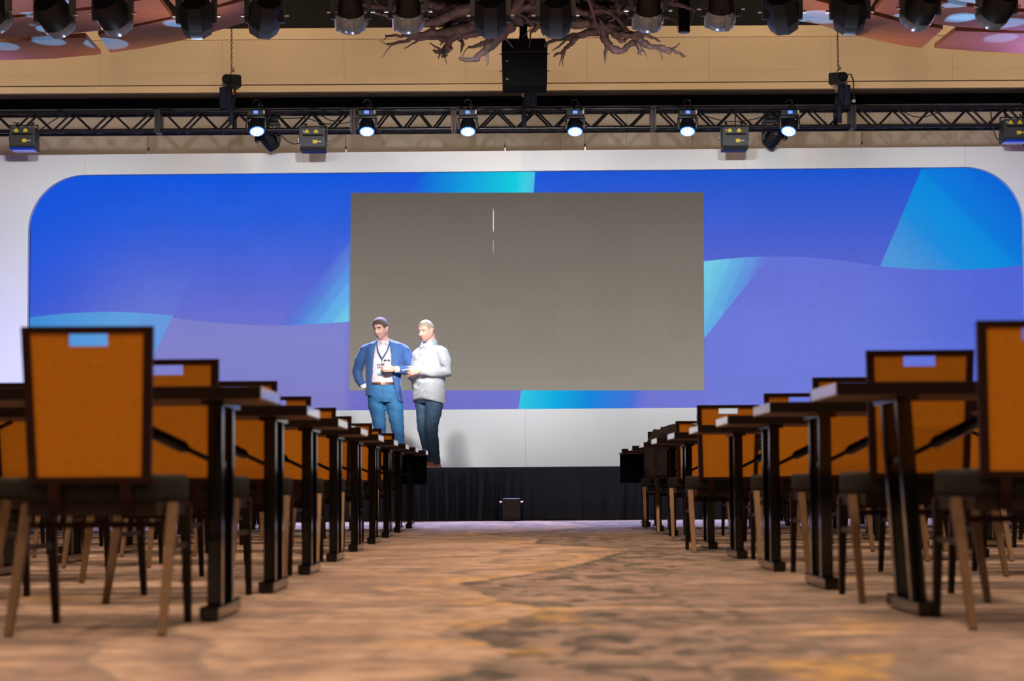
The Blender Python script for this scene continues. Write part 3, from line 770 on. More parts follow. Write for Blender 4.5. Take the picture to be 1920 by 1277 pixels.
def clamp(parent, x, y, z, name='clamp'):
    """a hook clamp round a chord"""
    bm = new()
    tube(bm, [(x + 0.036*math.cos(a), y, z + 0.036*math.sin(a)) for a in [math.radians(q) for q in range(-60, 241, 30)]], 0.010, 6)
    tube(bm, [(x + 0.036, y, z), (x + 0.055, y, z + 0.03)], 0.007, 6); tube(bm, [(x, y, z - 0.03), (x, y, z - 0.085)], 0.010, 6)
    return obj(name, bm, M['greybox'], parent, True)

# ------------------------------------------------------------------ LED wash lights on the stage truss
def wash_light(px, py, yaw, tilt, label):
    """yoke fixture hung in front of the truss, its lens facing the seats and down"""
    o = P(px, 213, YT - TS/2 - 0.12)
    t = thing('wash_light', label, 'stage light', o, 0, 'LED wash lights on the truss')
    bm = new(); box(bm, (0, 0, 0), (0.235, 0.17, 0.075), bev=0.01); c = obj('base', bm, M['plastic'], t)
    bm = new(); box(bm, (0.0, -0.087, 0.004), (0.058, 0.004, 0.040)); obj('display', bm, M['blue_screen'], c)
    bm = new(); box(bm, (0.07, -0.087, 0.004), (0.035, 0.004, 0.022)); obj('button_panel', bm, M['greybox'], c)
    bm = new(); box(bm, (0.107, -0.087, 0.006), (0.018, 0.005, 0.048)); obj('asset_label', bm, M['white_label'], c)
    bm = new()
    tube(bm, [(0, 0.02, 0.035), (0, 0.02, 0.10)], 0.014, 8)
    tube(bm, [(0.045*math.sin(a), 0.02, 0.145 - 0.045*math.cos(a)) for a in [math.radians(q) for q in range(0, 300, 25)]], 0.011, 6)
    tube(bm, [(0.05, 0.02, 0.12), (0.10, 0.10, 0.07), (0.10, 0.24, 0.03)], 0.013, 6)
    obj('clamp', bm, M['black'], t, True)
    piv = Vector((0, 0, -0.165))
    bm = new()
    box(bm, (0, 0, -0.050), (0.24, 0.10, 0.03), bev=0.008)
    for s in (-1, 1):
        box(bm, (s*0.118, 0, -0.125), (0.030, 0.10, 0.15), bev=0.01)
    tube(bm, [(-0.14, 0, piv.z), (0.14, 0, piv.z)], 0.035, 12)
    obj('yoke', bm, M['plastic'], t, 40)
    d = Vector((math.sin(yaw)*math.cos(tilt), -math.cos(yaw)*math.cos(tilt), -math.sin(tilt)))
    m = Matrix.Translation(piv) @ d.to_track_quat('Z', 'Y').to_matrix().to_4x4()
    bm = new(); lathe(bm, [(0.055, -0.10), (0.085, -0.075), (0.098, -0.03), (0.098, 0.03), (0.102, 0.05), (0.102, 0.085), (0.094, 0.09)], 20, m)
    h = obj('head', bm, M['plastic'], t, 40)
    bm = new(); lathe(bm, [(0.094, 0.084), (0.098, 0.092), (0.088, 0.094)], 20, m); obj('lens_ring', bm, M['led_rim'], h)
    bm = new()
    pts = [(0, 0)] + [(0.037*math.cos(k*PI/3), 0.037*math.sin(k*PI/3)) for k in range(6)] + [(0.070*math.cos(k*PI/6 + 0.26), 0.070*math.sin(k*PI/6 + 0.26)) for k in range(12)]
    for x, y in pts: lathe(bm, [(0.0165, 0.088), (0.0165, 0.097), (0.010, 0.102)], 10, m @ Matrix.Translation((x, y, 0)))
    obj('lens_cluster', bm, M['led_white'], h)
    return t
D2 = math.radians
wash_light(481, 240, D2(14), D2(58), 'lit wash light on the truss next to the hoist nearer the men, lens turned outwards')
wash_light(688, 240, D2(3), D2(60), 'lit wash light beside the first brown truss plate')
wash_light(877, 240, D2(2), D2(61), 'lit wash light just before the hanging black loudspeaker')
wash_light(1078, 240, D2(-2), D2(61), 'lit wash light just after the hanging black loudspeaker')
wash_light(1289, 240, D2(-7), D2(59), 'lit wash light between brown truss plate and laser box')
wash_light(1480, 240, D2(-22), D2(56), 'lit wash light tilted aside near the hoist with the plug')

# ------------------------------------------------------------------ laser projectors under the truss
def laser(px, py, blue, label):
    o = P(px, py, YT - 0.22)
    t = thing('laser_projector', label, 'laser projector', o, 0, 'laser projectors under the truss')
    bm = new(); prism(bm, [(-0.15, 0.145), (-0.15, -0.10), (-0.10, -0.145), (0.15, -0.145), (0.15, 0.145)], 'x', -0.165, 0.165)
    bmesh.ops.bevel(bm, geom=list(bm.edges), offset=0.006, segments=2, affect='EDGES'); b = obj('housing', bm, M['greybox'], t)
    bm = new(); box(bm, (0.01, -0.151, 0.040), (0.27, 0.006, 0.006)); box(bm, (0.0, -0.151, 0.052), (0.26, 0.004, 0.012)); obj('vent_slot', bm, M['matte'], b)
    for x in (-0.075, 0.045):
        bm = new(); prism(bm, [(x - 0.028, 0.078), (x + 0.028, 0.078), (x + 0.028, 0.100), (x, 0.130), (x - 0.028, 0.100)], 'y', -0.1535, -0.150); obj('warning_label', bm, M['yellow'], b)
    bm = new(); box(bm, (0.030, -0.152, -0.035), (0.055, 0.004, 0.045)); obj('info_label', bm, M['yellow'], b)
    bm = new(); box(bm, (0.085, -0.152, -0.033), (0.052, 0.003, 0.010)); box(bm, (-0.118, -0.152, 0.103), (0.013, 0.003, 0.013)); obj('white_label', bm, M['white_label'], b)
    bm = new()
    prism(bm, [(-0.128, -0.123), (-0.104, -0.148), (-0.09, -0.149), (0.12, -0.149), (0.12, -0.146), (-0.10, -0.146), (-0.125, -0.121)], 'x', -0.15, 0.15); obj('aperture', bm, M['blue_glow'] if blue else M['greybox'], t)
    for s in (-1, 1):
        bm = new(); box(bm, (s*0.178, -0.02, 0.08), (0.010, 0.05, 0.20)); obj('bracket', bm, M['black'], t)
        bm = new(); tube(bm, [(s*0.166, -0.02, 0.0), (s*0.20, -0.02, 0.0)], 0.014, 8); tube(bm, [(s*0.195, -0.02, -0.02), (s*0.195, -0.02, 0.03)], 0.007, 6); obj('tilt_knob', bm, M['chrome'], t)
    bm = new(); box(bm, (0, -0.02, 0.185), (0.366, 0.05, 0.010))
    for s in (-0.1, 0.1): tube(bm, [(s, -0.02, 0.18), (s, 0.06, 0.235)], 0.012, 6); tube(bm, [(s, 0.01, 0.20), (s - 0.03, -0.06, 0.22)], 0.008, 6)
    obj('yoke_bar', bm, M['black'], t)
    return t
laser(46, 262, True, 'laser projector with a blue glow at the truss end above the tall front chair')
laser(588, 264, False, 'laser projector in the gap between the first two lit wash lights')
laser(1377, 262, False, 'laser projector between the last two lit wash lights')
laser(1901, 247, True, 'laser projector with a blue glow at the plain truss end beyond the plug hoist')

# dark moving heads hanging under the truss
def spot_head(px, py, yaw, label):
    o = P(px, py, YT + 0.37)
    t = thing('moving_head_light', label, 'stage light', o, 0, 'unlit moving heads under the stage truss')
    bm = new(); box(bm, (0, 0, 0.29), (0.26, 0.26, 0.11), bev=0.015); obj('base', bm, M['plastic'], t)
    bm = new(); tube(bm, [(0, -0.08, 0.30), (0, -0.16, 0.33), (0, -0.235, TZ + 0.125 - o.z)], 0.018, 8); obj('clamp', bm, M['black'], t)
    bm = new(); box(bm, (0, 0, 0.215), (0.30, 0.14, 0.05), bev=0.012)
    for s in (-1, 1): box(bm, (s*0.145, 0, 0.09), (0.045, 0.14, 0.26), bev=0.015)
    obj('yoke', bm, M['plastic'], t)
    d = Vector((math.sin(yaw), 0.45, -0.75)).normalized()
    m = Matrix.Translation((0, 0, 0.02)) @ d.to_track_quat('Z', 'Y').to_matrix().to_4x4()
    bm = new(); lathe(bm, [(0.06, -0.15), (0.10, -0.13), (0.115, -0.05), (0.112, 0.06), (0.098, 0.15), (0.09, 0.16)], 8, m); h = obj('head', bm, M['plastic'], t)
    bm = new(); lathe(bm, [(0.085, 0.158), (0.085, 0.166)], 16, m); obj('lens', bm, M['lensglass'], h)
    return t
spot_head(502, 262, 0.5, 'unlit black moving head hanging behind the outermost lit wash light')
spot_head(1452, 258, -0.5, 'unlit black moving head hanging beside the outward wash light near the plug')

# ------------------------------------------------------------------ chain hoists and chain bags
def hoist(px, label, mirror=1, plug=False, chain=True, py=154):
    o = P(px, py, YT)
    t = thing('chain_hoist', label, 'chain hoist', o, 0, 'chain hoists over the truss')
    rot = Matrix.Rotation(0.35*mirror, 3, 'Z')
    bm = new(); box(bm, (0, 0, 0), (0.20, 0.22, 0.17), rot, 0.012); box(bm, (0.07*mirror, 0.01, 0.0), (0.08, 0.20, 0.15), rot, 0.01)
    b = obj('motor_body', bm, M['plastic'], t)
    bm = new(); m = Matrix.Translation((-0.045*mirror, -0.11, 0.02)) @ Matrix.Rotation(PI/2, 4, 'X'); lathe(bm, [(0.062, 0), (0.062, 0.03), (0.045, 0.045)], 16, m); obj('gear_cover', bm, M['black'], b, 40)
    bm = new(); tube(bm, [(-0.01, 0, 0.08), (-0.01, 0, 0.13), (0.03, 0, 0.15), (0.02, 0, 0.18)], 0.012, 6); obj('top_hook', bm, M['chrome'], t)
    if chain:
        bm = new(); k = 0; z = 0.16
        while o.z + z < 8.2:
            c = Vector((0, 0, z)); r = 0.011
            u = Vector((1, 0, 0)) if k % 2 else Vector((0, 1, 0))
            tube(bm, [c + u*r*math.cos(a) + Vector((0, 0, 1))*0.021*math.sin(a) for a in [2*PI*q/8 for q in range(9)]], 0.0042, 4)
            z += 0.033; k += 1
        c = obj('load_chain', bm, M['chain'], t)
    for k, (dx, dy) in enumerate(((-0.07*mirror, -0.02), (-0.005*mirror, 0.02))):
        bm = new(); lathe(bm, [(0.040, -0.155), (0.050, -0.145), (0.052, -0.06), (0.048, 0.115), (0.050, 0.13)], 14, Matrix.Translation((dx - 0.03*mirror, dy - 0.05, -0.215))); obj('chain_bag', bm, M['skirt'], t, 40)
        bm = new(); tube(bm, [(dx - 0.03*mirror, dy - 0.05, -0.14), (dx*0.6, dy, -0.08)], 0.010, 6); obj('bag_chain', bm, M['chain'], t)
    bm = new(); tube(bm, [(0.03*mirror, 0, -0.08), (0.035*mirror, 0.0, -0.16), (0.01*mirror, 0, -0.19), (0.02*mirror, 0, -0.15)], 0.011, 6); obj('load_hook', bm, M['orangehook' if mirror > 0 else 'chrome'], t)
    bm = new(); tube(bm, [(0.01*mirror, 0, -0.18), (0.02*mirror, -0.165, -0.40), (0.02*mirror, -0.175, -0.60)], 0.030, 8, flat=0.5)
    tube(bm, [(0.01*mirror, 0, -0.18), (0.02*mirror, 0.165, -0.40), (0.02*mirror, 0.175, -0.60)], 0.030, 8, flat=0.5); obj('sling', bm, M['skirt'], t, True)
    if plug:
        bm = new(); tube(bm, [(0.12, -0.06, 0.06), (0.155, -0.08, 0.06), (0.18, -0.09, -0.02), (0.185, -0.09, -0.20), (0.183, -0.09, -0.25)], 0.009, 6); tube(bm, [(0.183, -0.09, -0.24), (0.183, -0.09, -0.285)], 0.022, 10); obj('control_cable', bm, M['cable'], t)
        bm = new(); tube(bm, [(0.183, -0.09, -0.282), (0.183, -0.09, -0.315)], 0.023, 10); obj('plug', bm, M['white_label'], t)
    else:
        bm = new(); tube(bm, [(0.05, -0.05, -0.08), (0.07, -0.07, -0.2), (0.04, -0.08, -0.33)], 0.008, 6); obj('control_cable', bm, M['cable'], t)
    return t
hoist(434, 'chain hoist with an orange hook over the truss, nearer the two men', 1)
hoist(1572, 'chain hoist with a dangling pale plug over the truss', -1, True, py=150)
hoist(985, 'chain hoist half hidden behind the hanging black loudspeaker', -1, py=158)

# ------------------------------------------------------------------ cables swagged along the truss and drop wires
def cable(name, label, pix, y=YT - 0.155, r=0.010, grp='cables on the truss'):
    pts = [P(px, py, y) for px, py in pix]; sm = []
    for i in range(len(pts) - 1):
        p0, p1, p2, p3 = pts[max(i-1, 0)], pts[i], pts[i+1], pts[min(i+2, len(pts)-1)]
        for k in range(6):
            q = k/6; sm.append(0.5*((2*p1) + (p2 - p0)*q + (2*p0 - 5*p1 + 4*p2 - p3)*q*q + (3*p1 - p0 - 3*p2 + p3)*q**3))
    sm.append(pts[-1])
    bm = new(); tube(bm, sm, r, 6); o = obj(name, bm, M['cable'], None, True); tag(o, label, 'cable', grp); return o
cable('power_cable', 'black cable looping low under the laser box next to the outermost lit wash light', [(505, 232), (520, 246), (535, 262), (552, 270), (566, 266)], r=0.008)
cable('power_cable', 'black cable arching over the truss between first two wash lights', [(500, 206), (530, 216), (560, 208), (590, 203), (620, 210), (655, 203), (680, 208)])
cable('power_cable', 'black cables bunched in loops beside the first brown truss plate', [(600, 214), (615, 224), (632, 227), (648, 221), (655, 212)], r=0.008)
cable('power_cable', 'black cable sagging through the truss under the second wash light', [(505, 222), (540, 222), (575, 222), (610, 232), (650, 230), (664, 222)], r=0.007)
cable('power_cable', 'black cable swagged from second to third wash light', [(700, 202), (740, 208), (790, 209), (840, 207), (870, 200)])
cable('power_cable', 'black cable swagged from third wash light to the middle hoist', [(888, 200), (920, 206), (960, 202), (985, 206)])
cable('power_cable', 'black cable swagged from middle hoist to fourth wash light', [(1000, 206), (1030, 208), (1060, 202), (1075, 200)])
cable('power_cable', 'black cable swagged between fourth and fifth wash lights', [(1090, 201), (1130, 208), (1190, 206), (1240, 202), (1280, 198)])
cable('power_cable', 'black cable hanging in a long shallow sag behind the bright laser box', [(1300, 208), (1330, 220), (1372, 228), (1420, 222), (1450, 208)], r=0.007)
cable('power_cable', 'black cable dropping to the laser box between the last two wash lights', [(1378, 206), (1379, 222), (1378, 256)], y=YT - 0.156, r=0.008)
cable('power_cable', 'black cable sagging through the truss beyond the plug hoist', [(1692, 208), (1712, 218), (1735, 219), (1758, 211)], r=0.007)
cable('power_cable', 'black cable from the blue laser box at plain truss end of the plug side', [(1858, 208), (1860, 230), (1866, 252), (1872, 262), (1880, 258)], r=0.008)
cable('power_cable', 'black cable arching along the truss top past its grey plate near the hoist', [(110, 206), (150, 212), (200, 214), (260, 212), (300, 204), (350, 208), (400, 206)])
cable('power_cable', 'thin black cable slanting from truss to the laser box above the front chair', [(120, 214), (100, 226), (80, 240), (68, 250)], r=0.008)
for px, py0, py1, lab in ((277, 250, 289, 'thin drop wire with a shackle above the wall before the first hoist'), (648, 245, 286, 'thin drop wire with a shackle above the wall beside the second wash light'),
                          (947, 243, 283, 'thin drop wire with a shackle above the wall under the hanging loudspeaker'), (1097, 243, 282, 'thin drop wire with a shackle above the wall under the fourth wash light'),
                          (1617, 240, 279, 'thin drop wire with a shackle above the wall past the plug hoist')):
    a = P(px, py0 - 8, YT + 0.05); b = P(px, py1, 28.5)
    b = Vector((a.x, a.y, b.z + 0.01))
    t = thing('drop_wire', lab, 'rigging wire', b, 0, 'drop wires holding the stage wall')
    b2 = wall_pt(px, py1)
    tgt = WO + WD*b2[0] + WN*0.05 + Vector((0, 0, ZTOP)) - b
    bm = new(); tube(bm, [a - b, tgt + Vector((0, 0, 0.05))], 0.0035, 5); obj('wire', bm, M['cable'], t)
    bm = new(); tube(bm, [tgt + Vector((0, 0, -0.03)), tgt + Vector((0, 0, 0.05))], 0.014, 6); obj('shackle', bm, M['chrome'], t)
    bm = new(); tube(bm, [tgt + Vector((0, 0, 0.04)), tgt + Vector((0, 0, 0.09))], 0.012, 6); obj('turnbuckle', bm, M['cable'], t)

# ------------------------------------------------------------------ hanging loudspeaker in front of the truss
YSP = 24.0
a, b = P(941, 168, YSP), P(1026, 100, YSP)
t = thing('hanging_loudspeaker', 'large black loudspeaker box hanging on a post before the middle of the truss', 'loudspeaker', ((a.x + b.x)/2, YSP, a.z))
w = b.x - a.x; h = P(983, 80, YSP).z - a.z
bm = new(); prism(bm, [(-w/2 + 0.008, 0), (w/2 - 0.008, 0), (w/2, h*0.86), (w/2 - 0.03, h), (-w/2 + 0.012, h), (-w/2, h*0.86)], 'y', -0.22, 0.22)
bmesh.ops.bevel(bm, geom=list(bm.edges), offset=0.005, segments=1, affect='EDGES'); obj('cabinet', bm, M['matte'], t)
bm = new(); box(bm, (0, -0.222, h*0.72), (w - 0.012, 0.006, 0.006)); obj('cabinet_joint', bm, M['plastic'], t)
for z in (0.085, 0.31): 
    bm = new(); box(bm, (-w/2 + 0.062, -0.223, h*z*1.7), (0.026, 0.006, 0.016)); obj('badge', bm, M['greybox'], t)
for s in (-1, 1):
    for z in (0.36, 0.72):
        bm = new(); tube(bm, [(s*(w/2 - 0.01), -0.1, h*z), (s*(w/2 + 0.025), -0.1, h*z)], 0.006, 6); obj('rigging_pin', bm, M['chain'], t)
bm = new(); box(bm, (-0.01, 0, h + 0.03), (0.10, 0.10, 0.07)); tube(bm, [(-0.01, 0, h), (-0.01, 0, 8.2 - a.z)], 0.045, 10); obj('hanging_post', bm, M['matte'], t)

# ------------------------------------------------------------------ black cylinder downlight
p = P(1283, 60, 24.5)
t = thing('cylinder_downlight', 'plain black cylinder downlight hanging among the moving heads', 'pendant light', p)
bm = new(); lathe(bm, [(0.060, 0.0), (0.066, 0.0), (0.066, 0.46), (0.05, 0.47)], 20); obj('housing', bm, M['matte'], t, 40)
bm = new(); lathe(bm, [(0.052, -0.012), (0.062, -0.008), (0.062, 0.004)], 20); obj('trim_ring', bm, M['bezeldark'], t)
bm = new(); ellipsoid(bm, (0, 0, -0.010), (0.02, 0.02, 0.01), None, 10, 6); obj('lamp', bm, M['chrome'], t, True)
bm = new(); tube(bm, [(0, 0, 0.46), (0, 0, 8.2 - p.z)], 0.012, 8); obj('stem', bm, M['black'], t)

# ------------------------------------------------------------------ moving heads of the front lighting truss
def front_head(px, py, style, yaw, label):
    """py is the lowest row of the head in the photograph"""
    low = P(px, py, YF)
    t = thing('moving_head_light', label, 'stage light', (low.x, YF, low.z), 0, 'moving heads hanging from the front truss')
    top = 5.36 - TS/2 - low.z
    bm = new(); box(bm, (0, 0, top - 0.11), (0.34, 0.28, 0.16), bev=0.02); obj('base', bm, M['plastic'], t)
    bm = new()
    for s in (-0.11, 0.11): tube(bm, [(s, 0, top - 0.04), (s, -0.1, top + 0.01), (s, -0.12, top + 0.05)], 0.016, 6)
    obj('clamp', bm, M['black'], t)
    nseg = 8 if style == 'B' else 20
    R = 0.165
    pv = Vector((0, 0, 0.20 if style == 'A' else 0.19))
    el = {'A': -52, 'B': -40, 'C': -34}[style]
    d = Vector((math.sin(yaw)*math.cos(D2(el)), math.cos(yaw)*math.cos(D2(el)), math.sin(D2(el))))
    m = Matrix.Translation(pv) @ d.to_track_quat('Z', 'Y').to_matrix().to_4x4() @ Matrix.Rotation(PI/8, 4, 'Z')
    bm = new()
    for s in (-1, 1):
        z1 = top - 0.19
        prism(bm, [(-0.07, z1), (0.07, z1), (0.06, pv.z - 0.02), (0.03, pv.z - 0.07), (-0.03, pv.z - 0.07), (-0.06, pv.z - 0.02)], 'x', s*0.160 - 0.020, s*0.160 + 0.020)
    box(bm, (0, 0, top - 0.215), (0.36, 0.15, 0.05), bev=0.01)
    Y_ = obj('yoke', bm, M['plastic'], t)
    for s in (-1, 1):
        bm = new(); tube(bm, [(s*0.13, 0, pv.z), (s*0.215, 0, pv.z)], 0.012, 8); obj('pan_lock', bm, M['chrome'], Y_)
    if style == 'A':
        bm = new(); lathe(bm, [(0.05, -0.15), (0.085, -0.145), (0.105, -0.10), (0.112, -0.02), (0.112, 0.04)], nseg, m); hd = obj('head', bm, M['plastic'], t, 40)
        bm = new(); lathe(bm, [(0.112, 0.02), (0.135, 0.05), (0.140, 0.10), (0.128, 0.165), (0.10, 0.185)], nseg, m); obj('front_cowl', bm, M['bezel'], hd, 50)
        for k in range(4):
            u = m @ Matrix.Rotation(PI/4 + k*PI/2, 4, 'Z')
            q = new(); box(q, (0.138, 0, 0.09), (0.03, 0.05, 0.14), bev=0.006); bmesh.ops.transform(q, matrix=u, verts=q.verts)
            obj('cowl_fin', q, M['bezel'], hd)
        bm = new(); lathe(bm, [(0.078, -0.149), (0.078, -0.156), (0.05, -0.162)], 20, m); lensm = obj('rear_window', bm, M['lensglass'], hd)
        bm = new(); ellipsoid(bm, m @ Vector((0.012, 0.02, -0.162)), (0.011, 0.011, 0.011), None, 10, 8); obj('amber_glint', bm, M['amber'], hd)
    else:
        bm = new(); lathe(bm, [(0.07, -0.17), (0.125, -0.165), (0.150, -0.10), (0.158, 0.0), (0.150, 0.09)], nseg, m); hd = obj('head', bm, M['plastic'], t, 30)
        bm = new(); lathe(bm, [(0.148, 0.06), (0.155, 0.09), (0.135, 0.17), (0.11, 0.19)], nseg, m); obj('front_cowl', bm, M['bezeldark'] if style == 'B' else M['bezel'], hd, 30)
        bm = new(); lathe(bm, [(0.115, -0.168), (0.115, -0.176), (0.105, -0.178)], 20, m); obj('rear_cap', bm, M['matte'], hd)
        if style == 'B':
            bm = new(); box(bm, (0, 0, -0.175), (0.02, 0.14, 0.012)); bmesh.ops.transform(bm, matrix=m @ Matrix.Translation((0.09, 0, 0)), verts=bm.verts); obj('handle', bm, M['bezeldark'], hd)
        else:
            bm = new(); ellipsoid(bm, m @ Vector((0.03, 0.03, -0.178)), (0.010, 0.010, 0.010), None, 10, 8); obj('amber_glint', bm, M['amber'], hd)
    return t
M['amber'] = mat('amber_glint', (0.5, 0.2, 0.01), 0.2, emit=(1.0, 0.35, 0.02), estr=0.7)  # glowing beads stand in for amber reflections of the house lights
for px, py, st, yw, lab in (
    (-18, 60, 'C', 0.4, 'dark moving head cut off at the end of the front truss nearer the men'),
    (102, 67, 'C', 0.35, 'dark moving head with blue edge before dotted copper panel, outermost on the men\'s side'),
    (211, 64, 'C', 0.3, 'dark moving head with pale cowl beside the outermost one, before dotted panel'),
    (368, 69, 'B', 0.0, 'faceted dark moving head before the plain end of the copper panel, men\'s side'),
    (497, 68, 'B', -0.3, 'faceted dark moving head between copper panel and the silver cowled pair'),
    (658, 63, 'A', 0.0, 'moving head with silver cowl and amber window, first of the pair before driftwood'),
    (766, 62, 'A', 0.0, 'moving head with silver cowl and amber window beside the driftwood\'s outer twigs'),
    (920, 67, 'B', 0.0, 'faceted dark moving head just before the loudspeaker post, above wash light three'),
    (1042, 67, 'B', 0.0, 'faceted dark moving head just past the loudspeaker post'),
    (1216, 60, 'A', 0.0, 'moving head with silver cowl between driftwood and cylinder downlight'),
    (1352, 57, 'A', 0.0, 'moving head with silver cowl just past the black cylinder downlight'),
    (1467, 61, 'B', 0.3, 'faceted dark moving head before the near edge of the far copper panel'),
    (1594, 61, 'B', 0.0, 'faceted dark moving head before the copper panel, above the plug hoist'),
    (1726, 54, 'C', -0.3, 'dark moving head with pale cowl before the dotted panel past the plug hoist'),
    (1870, 51, 'C', -0.35, 'outermost dark moving head on the plug hoist\'s side, before dotted copper panel')):
    front_head(px, py, st, yw, lab)

# ------------------------------------------------------------------ driftwood chandelier
YD = 22.3
dr = random.Random(11)
root_p = P(985, -40, YD)
t = thing('driftwood_chandelier', 'tangled driftwood branch chandelier hanging behind the row of moving heads', 'chandelier', root_p)
def branch(pix, r0, r1, dy0=0.0, dy1=0.0, twigs=2):
    pts = [P(px, py, YD + dy0 + (dy1 - dy0)*i/(len(pix)-1)) - root_p for i, (px, py) in enumerate(pix)]
    sm = []
    for i in range(len(pts) - 1):
        p0, p1, p2, p3 = pts[max(i-1, 0)], pts[i], pts[i+1], pts[min(i+2, len(pts)-1)]
        for k in range(5):
            q = k/5; v = 0.5*((2*p1) + (p2 - p0)*q + (2*p0 - 5*p1 + 4*p2 - p3)*q*q + (3*p1 - p0 - 3*p2 + p3)*q**3)
            sm.append(v + Vector((dr.uniform(-1, 1), dr.uniform(-1, 1), dr.uniform(-1, 1)))*0.010)
    sm.append(pts[-1]); n = len(sm)
    bm = new(); tube(bm, sm, [(r0 + (r1 - r0)*i/(n-1))*dr.uniform(0.78, 1.25) for i in range(n)], 8)
    for _ in range(twigs):
        i = dr.randrange(n//3, n - 1); d = (sm[min(i+1, n-1)] - sm[i-1]).normalized(); r = (r0 + (r1-r0)*i/(n-1))*0.62
        q, v = sm[i].copy(), (d + Vector((dr.uniform(-.8, .8), dr.uniform(-.8, .8), dr.uniform(-.9, .5)))).normalized()
        tw = [q.copy()]; m_ = dr.randrange(4, 7)
        for s in range(m_):
            v = (v + Vector((dr.uniform(-.6, .6), dr.uniform(-.6, .6), dr.uniform(-.6, .5)))*0.7).normalized(); q = q + v*dr.uniform(0.025, 0.05); tw.append(q.copy())
        tube(bm, tw, [r*(1 - 0.75*s/m_) for s in range(m_ + 1)], 6)
    return obj('branch', bm, M['wood'], t, True)
branch([(985, -20), (900, 40), (850, 58), (800, 62), (760, 68), (722, 66)], 0.075, 0.010, 0, -0.3, 3)
branch([(940, 0), (880, 55), (850, 72), (800, 70), (765, 76), (725, 84)], 0.06, 0.010, 0, 0.3, 4)
branch([(900, 20), (858, 62), (842, 78), (838, 95), (824, 98), (812, 93)], 0.06, 0.012, 0, -0.1, 3)
branch([(845, 90), (836, 100), (830, 106), (840, 104)], 0.022, 0.008, -0.1, -0.1, 1)
branch([(960, 20), (900, 62), (862, 70), (868, 82), (864, 96)], 0.05, 0.008, 0, 0.1, 1)
branch([(960, 45), (925, 80), (905, 98), (885, 113), (862, 110)], 0.065, 0.016, 0, -0.3, 1)
branch([(950, 40), (920, 72), (900, 84), (878, 88)], 0.045, 0.010, 0, 0.3, 1)
branch([(985, -20), (900, 10), (820, 8), (760, 14), (700, 12), (640, 4)], 0.07, 0.020, 0.2, 0.5, 4)
branch([(985, -30), (900, -8), (820, -16), (740, -10), (610, -4)], 0.08, 0.02, 0, 0.2, 5)
branch([(960, -10), (860, 20), (820, 40), (780, 44), (730, 30), (700, 24)], 0.065, 0.015, -0.3, -0.4, 4)
branch([(910, 10), (850, 35), (838, 55), (860, 50), (880, 30)], 0.06, 0.02, 0.2, 0.1, 2)
branch([(985, -20), (1040, 20), (1080, 14), (1140, 20), (1200, 16), (1255, 6), (1290, 14), (1305, 22)], 0.085, 0.010, 0, 0.2, 4)
branch([(1000, 0), (1070, 40), (1120, 45), (1150, 60), (1170, 66), (1206, 64), (1238, 78)], 0.07, 0.010, 0, -0.3, 3)
branch([(1040, 10), (1110, 48), (1140, 42), (1185, 30)], 0.06, 0.02, 0.2, 0.3, 2)
branch([(1130, 46), (1134, 72), (1146, 88), (1166, 94), (1186, 80), (1196, 78)], 0.045, 0.028, -0.1, 0, 2)
branch([(1135, 50), (1170, 60), (1200, 74), (1215, 86), (1240, 90), (1262, 96), (1285, 106)], 0.055, 0.009, -0.1, -0.3, 4)
branch([(1195, 78), (1200, 92), (1198, 101)], 0.028, 0.014, -0.1, -0.1, 1)
branch([(1140, 60), (1100, 62), (1070, 70), (1045, 72), (1020, 86)], 0.05, 0.014, 0, 0.2, 2)
branch([(1080, 70), (1068, 84), (1056, 96), (1038, 106)], 0.032, 0.010, -0.1, -0.2, 2)
branch([(1165, 62), (1174, 72), (1168, 78), (1158, 72)], 0.028, 0.014, -0.1, -0.2, 1)
branch([(985, -20), (1040, -10), (1120, -14), (1200, -22), (1260, -14)], 0.09, 0.03, 0.1, 0.4, 3)
branch([(985, -20), (960, 20), (940, 40), (930, 60), (948, 70)], 0.06, 0.015, -0.3, -0.4, 2)
branch([(985, -20), (1000, 20), (1010, 45), (996, 60)], 0.06, 0.02, 0.3, 0.4, 2)
for i in range(26):
    cx = dr.uniform(880, 1100); sgn = dr.choice((-1, 1)); L = dr.uniform(70, 190)
    branch([(cx, dr.uniform(-50, 10)), (cx + sgn*L*0.35, dr.uniform(-20, 35)), (cx + sgn*L*0.7, dr.uniform(-10, 50)), (cx + sgn*L, dr.uniform(-5, 66))], dr.uniform(0.03, 0.06), 0.010, dr.uniform(-.4, .4), dr.uniform(-.8, .8), 2)
bm = new(); tube(bm, [(0, 0, -0.15), (0, 0, 8.2 - root_p.z)], 0.03, 10)
for a_ in range(4): tube(bm, [(0, 0, 0.5), (0.5*math.cos(a_*PI/2), 0.5*math.sin(a_*PI/2), 0.1)], 0.010, 6)
obj('hanging_rod', bm, M['black'], t)
